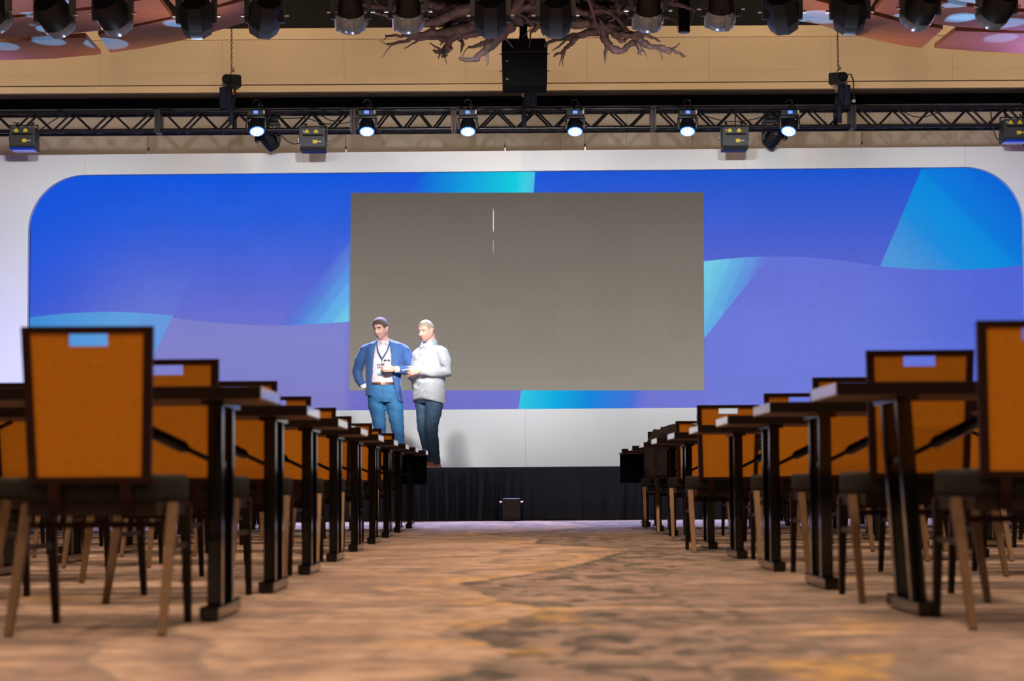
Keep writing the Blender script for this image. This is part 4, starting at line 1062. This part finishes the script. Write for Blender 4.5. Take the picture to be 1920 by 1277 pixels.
# ------------------------------------------------------------------ people
def gs(v, s): return math.exp(-(v*v)/(2*s*s))
def head_point(az, el):
    d = Vector((math.cos(el)*math.sin(az), -math.cos(el)*math.cos(az), math.sin(el)))
    p = Vector((d.x*0.077, d.y*0.100, d.z*0.120)); x, y, z = p
    if z < 0:
        k = (-z/0.12); x *= 1 - 0.24*k**1.6
        if y > 0: y *= 1 - 0.35*k
        else: y *= 1 + 0.10*k
    if z > 0.03: x *= 1 + 0.05*(z/0.12)
    if y < 0:
        fr = min(1.0, -y/0.05)
        nz = 0.0
        if -0.042 < z < 0.03:
            tt = (0.03 - z)/0.060; nz = 0.028*min(1, tt)*(1 if z > -0.030 else (0.042 + z)/0.012)
        y -= nz*gs(x, 0.010 + 0.004*max(0, -z/0.03))*fr
        for s in (-1, 1): y += 0.012*gs(x - s*0.032, 0.014)*gs(z - 0.012, 0.011)*fr
        y -= 0.006*gs(z - 0.034, 0.008)*gs(x, 0.045)*fr
        for s in (-1, 1): y -= 0.004*gs(x - s*0.042, 0.016)*gs(z + 0.022, 0.016)*fr
        y -= (0.006*gs(z + 0.053, 0.005) + 0.006*gs(z + 0.067, 0.005) - 0.004*gs(z + 0.060, 0.003))*gs(x, 0.018)*fr
        y -= 0.010*gs(z + 0.098, 0.014)*gs(x, 0.022)*fr
    return Vector((x, y, z))
def add_head(bm, mtx, jowl=0.0):
    nu, nv = 72, 54; rings = []
    for j in range(1, nv):
        el = -PI/2 + PI*j/nv; rings.append([])
        for i in range(nu):
            p = head_point(2*PI*i/nu, el)
            if jowl and p.z < -0.02: p.x *= 1 + jowl*min(1, -p.z/0.06)
            rings[-1].append(bm.verts.new(mtx @ p))
    for a, b in zip(rings, rings[1:]):
        for i in range(nu): bm.faces.new((a[i], a[(i+1) % nu], b[(i+1) % nu], b[i]))
    bm.faces.new(rings[0][::-1]); bm.faces.new(rings[-1])
    for s in (-1, 1):
        q = bmesh.ops.create_uvsphere(bm, u_segments=12, v_segments=10, radius=1.0)['verts']
        bmesh.ops.transform(bm, matrix=mtx @ Matrix.Translation((s*0.078, 0.012, -0.004)) @ Matrix.Rotation(s*0.35, 4, 'Z') @ Matrix.Diagonal((0.010, 0.019, 0.033, 1)), verts=q)
        q = bmesh.ops.create_uvsphere(bm, u_segments=10, v_segments=8, radius=1.0)['verts']
        bmesh.ops.transform(bm, matrix=mtx @ Matrix.Translation((s*0.080, 0.020, 0.010)) @ Matrix.Rotation(s*0.5, 4, 'Z') @ Matrix.Diagonal((0.009, 0.014, 0.020, 1)), verts=q)
def add_hair(mtx, front, side, back, lift, quiff, m, parent):
    nu, nv = 72, 60; bm = new(); V = {}
    def lim(az):
        a = abs((az + PI) % (2*PI) - PI)
        if a < 0.75: return front - 0.012*(a/0.75)**2
        if a < 1.25: return front - 0.012 + (side - front + 0.012)*(a - 0.75)/0.5
        if a < 1.75: return side + 0.03*math.sin((a - 1.25)/0.5*PI)
        return side + (back - side)*min(1, (a - 1.75)/0.5)
    for j in range(nv):
        el = -PI/2 + (PI - 0.04)*(j + 0.5)/nv
        for i in range(nu):
            az = 2*PI*i/nu; p = head_point(az, el); dz = p.z - lim(az)
            if dz < -0.006: continue
            k = max(0.0, min(1.0, (dz + 0.006)/0.03)); n = Vector((p.x/0.077**2, p.y/0.1**2, p.z/0.12**2)).normalized()
            a = abs((az + PI) % (2*PI) - PI)
            t = -0.004*(1 - k) + lift*k**0.6*(0.55 + 0.45*max(0, n.z)) + quiff*k*gs(a, 0.7)*gs(p.z - 0.085, 0.03)
            t += 0.0022*k*math.sin(az*23 + p.z*70)*math.sin(p.z*110 + az*5)
            V[i, j] = bm.verts.new(mtx @ (p + n*t))
    for (i, j) in list(V):
        q = [(i, j), ((i+1) % nu, j), ((i+1) % nu, j+1), (i, j+1)]
        if all(k in V for k in q): bm.faces.new([V[k] for k in q])
    bm.faces.new([V[i, nv - 1] for i in range(nu)])
    return obj('hair', bm, m, parent, True)
def add_hand(bm, wrist, f, n, curls, thumb=(0.55, -0.75, 0.25), thumb_bend=0.25, sc=1.0):
    """f: wrist to knuckles, n: the way the palm looks; a runs from the index to the little finger"""
    wrist = Vector(wrist); f = Vector(f).normalized(); n = Vector(n); n = (n - f*n.dot(f)).normalized()
    a = Vector((0, 0, -1)); a = (a - f*a.dot(f) - n*a.dot(n)).normalized()
    def ring(c, w, t): return [c + a*math.copysign(abs(math.cos(q))**0.7, math.cos(q))*w + n*math.sin(q)*t for q in [2*PI*k/14 for k in range(14)]]
    loft(bm, [ring(wrist - f*0.03*sc, 0.026*sc, 0.021*sc), ring(wrist, 0.027*sc, 0.020*sc), ring(wrist + f*0.035*sc, 0.038*sc, 0.019*sc), ring(wrist + f*0.075*sc, 0.042*sc, 0.016*sc), ring(wrist + f*0.098*sc, 0.040*sc, 0.012*sc)])
    for i, (L, cu) in enumerate(zip((0.95, 1.06, 1.0, 0.80), curls)):
        p = wrist + f*(0.080 + (0.006, 0.010, 0.007, 0.0)[i])*sc + a*(i - 1.5)*0.0205*sc
        pts = [p.copy()]; ang = 0.0
        for ln, c in zip((0.050, 0.032, 0.026), cu):
            ang += c; p = p + (f*math.cos(ang) + n*math.sin(ang))*ln*L*sc; pts.append(p.copy())
        tube(bm, pts, [0.0100*sc, 0.0092*sc, 0.0082*sc, 0.0068*sc], 10)
    t0 = wrist + f*0.022*sc - a*0.024*sc + n*0.006*sc; d = (f*thumb[0] + a*thumb[1] + n*thumb[2]).normalized()
    p1 = t0 + d*0.045*sc; d2 = (d + f*thumb_bend + n*thumb_bend).normalized(); p2 = p1 + d2*0.034*sc; p3 = p2 + (d2 + n*thumb_bend*0.8).normalized()*0.026*sc
    tube(bm, [t0, p1, p2, p3], [0.0150*sc, 0.0115*sc, 0.0105*sc, 0.0080*sc], 10)
def rings(L, n=36, p=2.35): return [ell(cx, cy, z, rx, ry, n, p) for z, cx, cy, rx, ry in L]
def face_bits(mtx, parent, brow, lip, eye):
    for s in (-1, 1):
        bm = new(); ellipsoid(bm, (s*0.032, -0.081, 0.010), (0.013, 0.006, 0.0042), None, 12, 8); bmesh.ops.transform(bm, matrix=mtx, verts=bm.verts); obj('eye', bm, eye, parent, True)
        bm = new(); tube(bm, [(s*0.014, -0.096, 0.029), (s*0.030, -0.094, 0.034), (s*0.050, -0.080, 0.030)], [0.004, 0.0045, 0.0025], 6); bmesh.ops.transform(bm, matrix=mtx, verts=bm.verts); obj('eyebrow', bm, brow, parent, True)
    bm = new(); tube(bm, [(-0.024, -0.092, -0.060), (-0.012, -0.102, -0.058), (0, -0.105, -0.059), (0.012, -0.102, -0.058), (0.024, -0.092, -0.060)], [0.002, 0.0042, 0.005, 0.0042, 0.002], 6); bmesh.ops.transform(bm, matrix=mtx, verts=bm.verts); obj('lips', bm, lip, parent, True)

def wrinkle(o, amp, fx, fz, seed=0.0):
    from mathutils import noise as mn
    me = o.data; nn = [v.normal.copy() for v in me.vertices]
    for v, n in zip(me.vertices, nn):
        c = v.co
        k = mn.noise(Vector((c.x*fx + seed, c.y*fx, c.z*fz + c.x*fz*0.35))) + 0.5*mn.noise(Vector((c.x*fx*2.1 + 9, c.y*fx*2.1 + seed, c.z*fz*2.2 - c.x*fz*0.8)))
        v.co = c + n*(amp*k)
M['skin'] = mat('skin_light', (0.60, 0.335, 0.245), 0.5, noise=0.06, nscale=30)
M['skin2'] = mat('skin_ruddy', (0.64, 0.34, 0.26), 0.5, noise=0.06, nscale=30)
M['hair1'] = mat('brown_hair', (0.105, 0.070, 0.050), 0.75, noise=0.45, nscale=60, bump=0.6, bscale=160, stretch=(1, 0.35, 1))
M['hair2'] = mat('sandy_grey_hair', (0.40, 0.32, 0.24), 0.5, noise=0.25, nscale=70, bump=0.5, bscale=160)
M['lip'] = mat('lip', (0.42, 0.14, 0.12), 0.4)
M['eye'] = mat('eye_dark', (0.05, 0.028, 0.022), 0.25)
M['brow1'] = mat('brown_brow', (0.07, 0.045, 0.03), 0.6); M['brow2'] = mat('sandy_brow', (0.34, 0.22, 0.16), 0.6)
M['jacketblue'] = mat('blue_wool', (0.024, 0.085, 0.245), 0.75, noise=0.10, nscale=8, bump=0.45, bscale=11, sheen=0.15)
M['shirt1'] = mat('pale_lilac_cotton', (0.55, 0.50, 0.55), 0.8, bump=0.30, bscale=16)
M['shirt2'] = mat('pale_grey_cotton', (0.44, 0.49, 0.53), 0.8, noise=0.05, nscale=14, bump=1.0, bscale=9)
M['jeans1'] = mat('bright_blue_denim', (0.018, 0.115, 0.27), 0.8, noise=0.22, nscale=9, bump=0.6, bscale=13)
M['jeans2'] = mat('faded_navy_denim', (0.050, 0.105, 0.185), 0.8, noise=0.25, nscale=9, bump=0.6, bscale=13)
M['leather'] = mat('tan_leather', (0.66, 0.22, 0.09), 0.42, noise=0.15, nscale=20)
M['belt'] = mat('brown_belt_leather', (0.06, 0.016, 0.010), 0.4)
M['buckle'] = mat('copper_buckle', (0.75, 0.35, 0.22), 0.3, 0.8)
M['white_cuff'] = mat('white_cotton', (0.78, 0.78, 0.80), 0.8)
M['navy'] = mat('navy_print', (0.012, 0.045, 0.13), 0.5)
M['teal'] = mat('teal_print', (0.06, 0.36, 0.48), 0.5)
M['paper'] = mat('white_card', (0.80, 0.80, 0.80), 0.5)
M['cup'] = mat('cream_paper_cup', (0.74, 0.73, 0.66), 0.6)
M['lid'] = mat('dark_plastic_lid', (0.04, 0.045, 0.075), 0.35)

def shoe(bm, x, y, yaw, L=0.29):
    m = Matrix.Translation((x, y, 0)) @ Matrix.Rotation(yaw, 4, 'Z')
    sec = [(0.075, 0.030, 0.075), (0.06, 0.036, 0.095), (0.0, 0.038, 0.092), (-0.06, 0.042, 0.070), (-0.12, 0.047, 0.055), (-0.17, 0.043, 0.046), (-0.205, 0.026, 0.034)]
    R = []
    for yy, w, h in sec:
        R.append([m @ Vector((w*math.cos(a), yy, 0.012 + (h - 0.012)*max(0, math.sin(a)) - (0.012 if math.sin(a) < 0 else 0))) for a in [2*PI*k/16 for k in range(16)]])
    loft(bm, R)
def soles(x, y, yaw, parent):
    bm = new(); m = Matrix.Translation((x, y, 0)) @ Matrix.Rotation(yaw, 4, 'Z')
    out = [(0.036, 0.085), (0.042, 0.03), (0.043, -0.06), (0.051, -0.12), (0.045, -0.18), (0.02, -0.212), (-0.02, -0.212), (-0.045, -0.18), (-0.051, -0.12), (-0.043, -0.06), (-0.042, 0.03), (-0.036, 0.085)]
    prism(bm, [(p.x, p.y) for p in [m @ Vector((a, b, 0)) for a, b in out]], 'z', 0.0, 0.016); return bm

# ---- the man in the blue jacket
YP = 25.62
p = P(717, 876.2, YP)
man = thing('person', 'man in blue blazer, lilac shirt and jeans looking down, one hand in pocket', 'person', (p.x, YP, ZDECK))
HM = Matrix.Translation((-0.010, -0.045, 1.672)) @ Matrix.Rotation(-0.50, 4, 'Z') @ Matrix.Rotation(0.22, 4, 'X') @ Matrix.Scale(1.06, 4)
bm = new(); add_head(bm, HM)
tube(bm, [(0.03, 0.02, 1.42), (0.022, 0.008, 1.52), (0.0, -0.015, 1.63)], [0.075, 0.062, 0.060], 16)
loft(bm, rings([(1.50, .03, .01, .10, .07), (1.45, .035, .01, .18, .09), (1.36, .033, .0, .19, .10), (1.20, .022, -.01, .165, .10), (1.02, .010, -.01, .15, .10), (0.90, .02, 0, .165, .11), (0.80, .035, 0, .15, .10)]))
for pts in ([(-0.16, 0, 1.43), (-0.265, 0, 1.31), (-0.298, 0.03, 1.17), (-0.265, -0.02, 1.06), (-0.205, -0.03, 0.975)], [(0.22, 0, 1.43), (0.318, 0.01, 1.31), (0.338, 0, 1.19), (0.27, -0.115, 1.17), (0.165, -0.205, 1.178)]):
    tube(bm, pts, [0.058, 0.048, 0.042, 0.036, 0.026], 12)
for pts in ([(-0.07, 0, 0.86), (-0.04, 0, 0.62), (-0.03, -0.01, 0.47), (-0.02, 0, 0.25), (-0.015, 0.02, 0.07)], [(0.12, 0, 0.86), (0.16, 0, 0.62), (0.185, -0.01, 0.47), (0.2, 0, 0.25), (0.205, 0.02, 0.07)]):
    tube(bm, pts, [0.085, 0.068, 0.055, 0.045, 0.038], 12)
for x in (-0.015, 0.205): tube(bm, [(x, 0.04, 0.045), (x, -0.10, 0.035), (x, -0.16, 0.03)], [0.026, 0.028, 0.02], 10)
add_hand(bm, (0.158, -0.212, 1.180), (-0.80, -0.58, 0.03), (-0.58, 0.80, 0), [(0.55, 0.75, 0.6), (0.5, 0.8, 0.6), (0.5, 0.8, 0.6), (0.45, 0.8, 0.6)], (0.75, -0.45, 0.55), 0.1, 1.05)
add_hand(bm, (-0.205, -0.035, 0.975), (0.60, 0.10, -0.78), (0.78, 0.10, 0.60), [(0.3, 0.4, 0.3)]*4, (0.6, -0.6, 0.2), 0.2, 0.95)
o = mobj('body', fuse(bm, 0.0048, 3), M['skin'], man)
face_bits(HM, man, M['brow1'], M['lip'], M['eye'])
add_hair(HM, 0.070, 0.000, -0.05, 0.016, 0.012, M['hair1'], man)
# shirt
bm = new(); loft(bm, rings([(1.53, .025, .005, .072, .066), (1.505, .028, .008, .115, .085), (1.46, .033, .008, .19, .108), (1.36, .030, -.004, .205, .122), (1.20, .020, -.012, .185, .128), (1.08, .012, -.012, .172, .126), (1.005, .008, -.008, .168, .120)]))
sh = mobj('shirt', fuse(bm, 0.010, 3), M['shirt1'], man)
bm = new()
for s in (-1, 1):
    a = Vector((0.018 + s*0.008, -0.090, 1.502)); b = Vector((0.020 + s*0.062, -0.052, 1.560)); c = Vector((0.022 + s*0.078, -0.02, 1.520)); d = Vector((0.018 + s*0.050, -0.100, 1.466))
    v0 = [bm.verts.new(q) for q in (a, b, c, d)]; v1 = [bm.verts.new(q + Vector((0, -0.007, 0.001))) for q in (a, b, c, d)]
    bm.faces.new(v0); bm.faces.new(v1[::-1])
    for k in range(4): bm.faces.new((v0[k], v1[k], v1[(k+1) % 4], v0[(k+1) % 4]))
ring0 = ell(0.022, 0.004, 1.515, 0.080, 0.070, 24, 2, 0.0, -0.9, PI + 0.9, True); ring1 = ell(0.020, 0.004, 1.562, 0.072, 0.064, 24, 2, 0.0, -0.75, PI + 0.75, True)
loft(bm, [ring0, ring1], False, False)
ff = [f for f in bm.faces if len(f.verts) == 4 and f.calc_area() > 0][-23:]
bmesh.ops.solidify(bm, geom=ff, thickness=0.005)
obj('collar', bm, M['shirt1'], sh, 40)
bm = new()
for z in (1.44, 1.36, 1.28, 1.20, 1.12, 1.05):
    yy = -0.1155 if z > 1.4 else (-0.128 if z > 1.3 else -0.141)
    ellipsoid(bm, (0.018 - (1.44-z)*0.02, yy, z), (0.006, 0.003, 0.006), None, 8, 6)
obj('shirt_button', bm, M['white_cuff'], sh)
# jacket: an open shell and two sleeves
JR = [(1.548, .025, .008, .088, .078, -.052, .080), (1.525, .030, .010, .150, .102, -.065, .092), (1.495, .034, .010, .225, .122, -.076, .104), (1.45, .035, .008, .250, .134, -.082, .112), (1.36, .033, .0, .245, .148, -.092, .118),
      (1.20, .022, -.006, .222, .152, -.106, .124), (1.08, .016, -.006, .212, .152, -.118, .138), (1.00, .018, -.004, .218, .152, -.124, .158), (0.92, .022, 0, .226, .154, -.128, .176), (0.835, .026, 0, .232, .156, -.130, .205)]
R = []
for i, (z, cx, cy, rx, ry, xl, xr) in enumerate(JR):
    pw = 2.35
    ca = lambda x: math.acos(max(-1, min(1, math.copysign((abs(x - cx)/rx)**(pw/2), x - cx))))
    r = ell(cx, cy, z, rx, ry, 44, pw, 0.0, -ca(xr), 2*PI - ca(xl), True)
    r = r + ell(cx, cy, z, rx - 0.014, ry - 0.014, 44, pw, 0.0, -ca(xr), 2*PI - ca(xl), True)[::-1]
    if i == len(JR) - 1:
        for q in r: q.z -= 0.19*(q.x - 0.02)
    if i == len(JR) - 2:
        for q in r: q.z -= 0.08*(q.x - 0.02)
    R.append(r)
bm = new(); loft(bm, R)
tube(bm, [(-0.165, 0.005, 1.445), (-0.205, 0.004, 1.420), (-0.262, 0.0, 1.31), (-0.300, 0.03, 1.17), (-0.283, -0.02, 1.07), (-0.232, -0.045, 0.998)], [0.062, 0.068, 0.066, 0.062, 0.054, 0.048], 16)
tube(bm, [(0.225, 0.005, 1.445), (0.268, 0.004, 1.420), (0.316, 0.01, 1.31), (0.343, 0.0, 1.19), (0.275, -0.115, 1.17), (0.198, -0.182, 1.176)], [0.062, 0.068, 0.066, 0.066, 0.058, 0.049], 16)
jk_o = mobj('blazer', fuse(bm, 0.007, 4), M['jacketblue'], man)
wrinkle(jk_o, 0.005, 5, 9)
for s, pl in ((-1, [(-.058, 1.535, -.082), (-.125, 1.435, -.136), (-.140, 1.405, -.142), (-.108, 1.20, -.160), (-.090, 1.36, -.150), (-.072, 1.47, -.120)]), (1, [(.086, 1.535, -.082), (.160, 1.435, -.136), (.178, 1.405, -.140), (.126, 1.20, -.160), (.116, 1.36, -.150), (.100, 1.47, -.120)])):
    bm = new(); v0 = [bm.verts.new((x, y + 0.004, z)) for x, z, y in pl]; v1 = [bm.verts.new((x, y - 0.005, z)) for x, z, y in pl]
    bm.faces.new(v0); bm.faces.new(v1[::-1])
    for k in range(6): bm.faces.new((v0[k], v1[k], v1[(k+1) % 6], v0[(k+1) % 6]))
    bmesh.ops.triangulate(bm, faces=bm.faces); obj('lapel', bm, M['jacketblue'], jk_o)
for s, c, d in ((-1, (-0.224, -0.044, 0.988), (0.45, 0.05, -0.85)), (1, (0.190, -0.190, 1.177), (-0.80, -0.58, 0.03))):
    c, d = Vector(c), Vector(d).normalized(); bm = new(); tube(bm, [c - d*0.02, c + d*0.026], [0.040, 0.041], 18); obj('shirt_cuff', bm, M['white_cuff'], sh, 40)
# trousers, belt
bm = new(); loft(bm, rings([(1.035, .006, -.005, .170, .124), (0.99, .010, -.002, .178, .130), (0.92, .020, 0, .190, .136), (0.85, .030, 0, .200, .136), (0.79, .036, 0, .180, .120)]))
tube(bm, [(-.070, 0, .86), (-.066, 0, .76), (-.045, 0, .62), (-.030, -.012, .47), (-.022, 0, .25), (-.015, .015, .045)], [.106, .106, .088, .075, .068, .066], 18)
tube(bm, [(.130, 0, .86), (.145, 0, .76), (.166, 0, .62), (.188, -.012, .47), (.200, 0, .25), (.206, .015, .045)], [.108, .108, .092, .077, .069, .066], 18)
tr = mobj('trousers', fuse(bm, 0.008, 3), M['jeans1'], man)
wrinkle(tr, 0.006, 6, 17, 3.0)
bm = new(); tube(bm, [(0.012, -0.128, 1.0), (0.018, -0.140, 0.92), (0.030, -0.136, 0.86)], 0.004, 6); obj('fly_seam', bm, M['navy'], tr)
bm = new(); loft(bm, [ell(.008, -.004, 0.998, .1765, .131, 40, 2.35), ell(.007, -.005, 1.030, .1735, .1285, 40, 2.35)], True, True); bl = obj('belt', bm, M['belt'], man, 40)
bm = new(); box(bm, (0.018, -0.138, 1.014), (0.052, 0.010, 0.036), bev=0.004); obj('buckle', bm, M['buckle'], bl)
for x, yw in ((-0.015, -0.2), (0.206, 0.25)):
    bm = new(); shoe(bm, x, 0.02, yw); s_ = obj('shoe', bm, M['leather'], man, True)
    obj('sole', soles(x, 0.02, yw, s_), M['white_cuff'], s_)
# lanyard and badge
ly = None
bm = new()
for pts in ([(-.062, -.040, 1.545), (-.060, -.098, 1.505), (-.040, -.150, 1.40), (.000, -.158, 1.315), (.006, -.158, 1.30)], [(.098, -.040, 1.545), (.098, -.098, 1.505), (.066, -.148, 1.40), (.014, -.158, 1.315), (.006, -.158, 1.30)]):
    tube(bm, pts, 0.0075, 4, flat=0.35)
tube(bm, [(.006, -.158, 1.305), (.006, -.160, 1.255)], 0.004, 6)
ly = obj('lanyard', bm, M['navy'], man)
rb = Matrix.Rotation(-0.10, 4, 'Y')
bd = Matrix.Translation((-0.006, -0.163, 1.187)) @ rb
def plate(name, x0, x1, z0, z1, y0, m, par):
    bm = new(); box(bm, ((x0+x1)/2, y0, (z0+z1)/2), (x1-x0, 0.002, z1-z0)); bmesh.ops.transform(bm, matrix=bd, verts=bm.verts); return obj(name, bm, m, par)
bg = plate('badge', -0.044, 0.044, -0.066, 0.066, 0, M['paper'], man)
plate('badge_header', -0.041, 0.041, 0.004, 0.063, -0.002, M['navy'], bg)
plate('badge_stripe', -0.044, 0.044, -0.064, -0.044, -0.002, M['teal'], bg)
cu = bpy.data.curves.new('badge_text', 'FONT'); cu.body = 'AI'; cu.size = 0.046; cu.extrude = 0.0006; cu.align_x = 'LEFT'
to = bpy.data.objects.new('tmp', cu); C.objects.link(to); dg = bpy.context.evaluated_depsgraph_get(); tm = bpy.data.meshes.new_from_object(to.evaluated_get(dg)); bpy.data.objects.remove(to)
tm.transform(bd @ Matrix.Translation((-0.034, -0.0035, 0.022)) @ Matrix.Rotation(PI/2, 4, 'X')); mobj('badge_lettering', tm, M['paper'], bg)
bm = new(); box(bm, (-0.004, -0.0035, 0.013), (0.062, 0.001, 0.006)); bmesh.ops.transform(bm, matrix=bd, verts=bm.verts); obj('badge_line', bm, M['teal'], bg)
# coffee cup in his hand: a thing of its own
cupc = Vector((p.x + 0.072, YP - 0.262, ZDECK + 1.165))
cup = thing('coffee_cup', 'small cream paper coffee cup with dark lid held by the man in blazer', 'cup', cupc)
bm = new(); lathe(bm, [(0.029, 0), (0.030, 0.002), (0.0385, 0.108)], 24); obj('cup_body', bm, M['cup'], cup, 40)
bm = new(); lathe(bm, [(0.0405, 0.104), (0.0415, 0.110), (0.040, 0.116), (0.036, 0.117), (0.034, 0.126), (0.030, 0.127)], 24); obj('lid', bm, M['lid'], cup, 40)

# ---- the man in the grey shirt
p = P(806, 876.5, 25.28)
m2 = thing('person', 'sandy haired man in untucked pale grey shirt, pointing with one finger', 'person', (p.x, 25.28, ZDECK), -0.80)
HM = Matrix.Translation((0.0, -0.045, 1.618)) @ Matrix.Rotation(0.10, 4, 'Z') @ Matrix.Rotation(0.20, 4, 'X') @ Matrix.Scale(1.06, 4)
bm = new(); add_head(bm, HM, 0.10)
tube(bm, [(0, 0.03, 1.36), (0, 0.02, 1.46), (0, -0.005, 1.58)], [0.085, 0.072, 0.068], 16)
loft(bm, rings([(1.43, 0, .01, .11, .075), (1.38, 0, .01, .18, .10), (1.28, 0, 0, .19, .12), (1.10, 0, -.02, .19, .14), (0.95, 0, -.01, .18, .13), (0.80, 0, 0, .16, .11)]))
for pts in ([(0.17, 0, 1.36), (0.25, 0.03, 1.24), (0.268, 0.04, 1.12), (0.19, -0.12, 1.115), (0.105, -0.245, 1.135)], [(-0.17, 0, 1.36), (-0.25, 0.02, 1.24), (-0.268, 0.0, 1.10), (-0.17, -0.13, 1.085), (-0.045, -0.235, 1.10)]):
    tube(bm, pts, [0.062, 0.052, 0.046, 0.038, 0.028], 12)
for pts in ([(0.10, 0, 0.84), (0.09, -0.03, 0.60), (0.085, -0.055, 0.46), (0.085, -0.02, 0.25), (0.085, 0.0, 0.07)], [(-0.10, 0, 0.84), (-0.09, -0.01, 0.60), (-0.08, -0.02, 0.46), (-0.07, 0.03, 0.25), (-0.065, 0.06, 0.07)]):
    tube(bm, pts, [0.088, 0.07, 0.056, 0.046, 0.038], 12)
for x, y in ((0.085, 0), (-0.065, 0.06)): tube(bm, [(x, y + 0.02, 0.045), (x, y - 0.12, 0.035), (x, y - 0.18, 0.03)], [0.026, 0.028, 0.02], 10)
add_hand(bm, (0.095, -0.258, 1.138), (-0.45, -0.88, -0.14), (-0.88, 0.45, 0), [(0.08, 0.12, 0.10), (0.9, 1.1, 0.7), (1.0, 1.1, 0.7), (1.0, 1.1, 0.7)], (0.75, -0.45, 0.5), 0.25, 1.06)
add_hand(bm, (-0.045, -0.238, 1.10), (0.35, -0.92, 0.05), (0.92, 0.35, 0.1), [(0.7, 0.8, 0.5)]*4, (0.7, -0.5, 0.4), 0.25, 1.0)
mobj('body', fuse(bm, 0.0048, 3), M['skin2'], m2)
face_bits(HM, m2, M['brow2'], M['lip'], M['eye'])
add_hair(HM, 0.072, 0.012, -0.045, 0.008, 0.002, M['hair2'], m2)
bm = new()
RS = rings([(1.475, 0, .012, .080, .075), (1.45, 0, .012, .125, .092), (1.415, 0, .012, .205, .118), (1.36, 0, .008, .230, .140), (1.26, 0, -.002, .235, .160), (1.15, 0, -.018, .232, .176), (1.04, 0, -.024, .228, .184), (0.93, 0, -.016, .228, .178), (0.86, 0, -.008, .232, .172)], 40)
RS = [[Vector((q.x*0.93, (q.y + 0.01)*0.93 - 0.01, q.z)) for q in r] for r in RS]
hem = ell(0, -.004, 0.80, .236, .170, 40, 2.35)
hem = [Vector((q.x*0.94, (q.y + 0.01)*0.94 - 0.01, q.z)) for q in hem]
for q in hem: q.z += 0.030*math.cos(2*math.atan2(q.y, q.x)*1.0 + PI)*1.0 + (0.0 if q.y < 0 else -0.015)
loft(bm, RS + [hem])
tube(bm, [(0.15, 0.005, 1.39), (0.198, 0.01, 1.355), (0.248, 0.03, 1.24), (0.272, 0.045, 1.13), (0.19, -0.12, 1.118), (0.112, -0.235, 1.134)], [0.068, 0.078, 0.074, 0.070, 0.059, 0.047], 16)
tube(bm, [(-0.15, 0.005, 1.39), (-0.198, 0.01, 1.355), (-0.248, 0.02, 1.24), (-0.270, 0.0, 1.11), (-0.17, -0.13, 1.09), (-0.06, -0.222, 1.10)], [0.068, 0.078, 0.074, 0.068, 0.057, 0.046], 16)
s2 = mobj('shirt', fuse(bm, 0.008, 3), M['shirt2'], m2)
wrinkle(s2, 0.0085, 6, 15, 5.0)
bm = new()
for s in (-1, 1):
    pts = [Vector((s*0.006, -0.094, 1.435)), Vector((s*0.060, -0.050, 1.515)), Vector((s*0.088, -0.005, 1.475)), Vector((s*0.062, -0.105, 1.405))]
    v0 = [bm.verts.new(q) for q in pts]; v1 = [bm.verts.new(q + Vector((0, -0.007, 0.002))) for q in pts]
    bm.faces.new(v0); bm.faces.new(v1[::-1])
    for k in range(4): bm.faces.new((v0[k], v1[k], v1[(k+1) % 4], v0[(k+1) % 4]))
r0 = ell(0, .014, 1.455, .095, .084, 24, 2, 0, -0.9, PI + 0.9, True); r1 = ell(0, .016, 1.522, .084, .076, 24, 2, 0, -0.75, PI + 0.75, True)
nb = len(bm.faces); loft(bm, [r0, r1], False, False); bm.faces.ensure_lookup_table(); bmesh.ops.solidify(bm, geom=[bm.faces[i] for i in range(nb, len(bm.faces))], thickness=0.005)
obj('collar', bm, M['shirt2'], s2, 40)
bm = new(); 
c, d = Vector((0.118, -0.228, 1.134)), Vector((-0.52, -0.84, 0.05)).normalized(); tube(bm, [c - d*0.035, c + d*0.022], [0.050, 0.046], 18); obj('cuff', bm, M['shirt2'], s2, 40)
c, d = Vector((-0.066, -0.216, 1.10)), Vector((0.80, -0.60, 0.06)).normalized(); bm = new(); tube(bm, [c - d*0.035, c + d*0.02], [0.049, 0.045], 18); obj('cuff', bm, M['shirt2'], s2, 40)
bm = new(); loft(bm, rings([(0.99, 0, -.01, .19, .14), (0.90, 0, 0, .20, .145), (0.83, 0, 0, .200, .140), (0.77, 0, 0, .175, .12)]))
tube(bm, [(.102, 0, .85), (.098, -.01, .75), (.092, -.035, .60), (.088, -.055, .46), (.086, -.02, .25), (.086, .0, .045)], [.108, .108, .092, .080, .070, .066], 18)
tube(bm, [(-.102, 0, .85), (-.098, 0, .75), (-.090, -.010, .60), (-.082, -.020, .46), (-.072, .03, .25), (-.066, .06, .045)], [.106, .106, .090, .078, .069, .066], 18)
wrinkle(mobj('trousers', fuse(bm, 0.008, 3), M['jeans2'], m2), 0.007, 6, 17, 8.0)
for x, y, yw in ((0.086, 0.005, 0.15), (-0.066, 0.065, -0.15)):
    bm = new(); shoe(bm, x, y, yw); s_ = obj('shoe', bm, M['leather'], m2, True); obj('sole', soles(x, y, yw, s_), M['white_cuff'], s_)
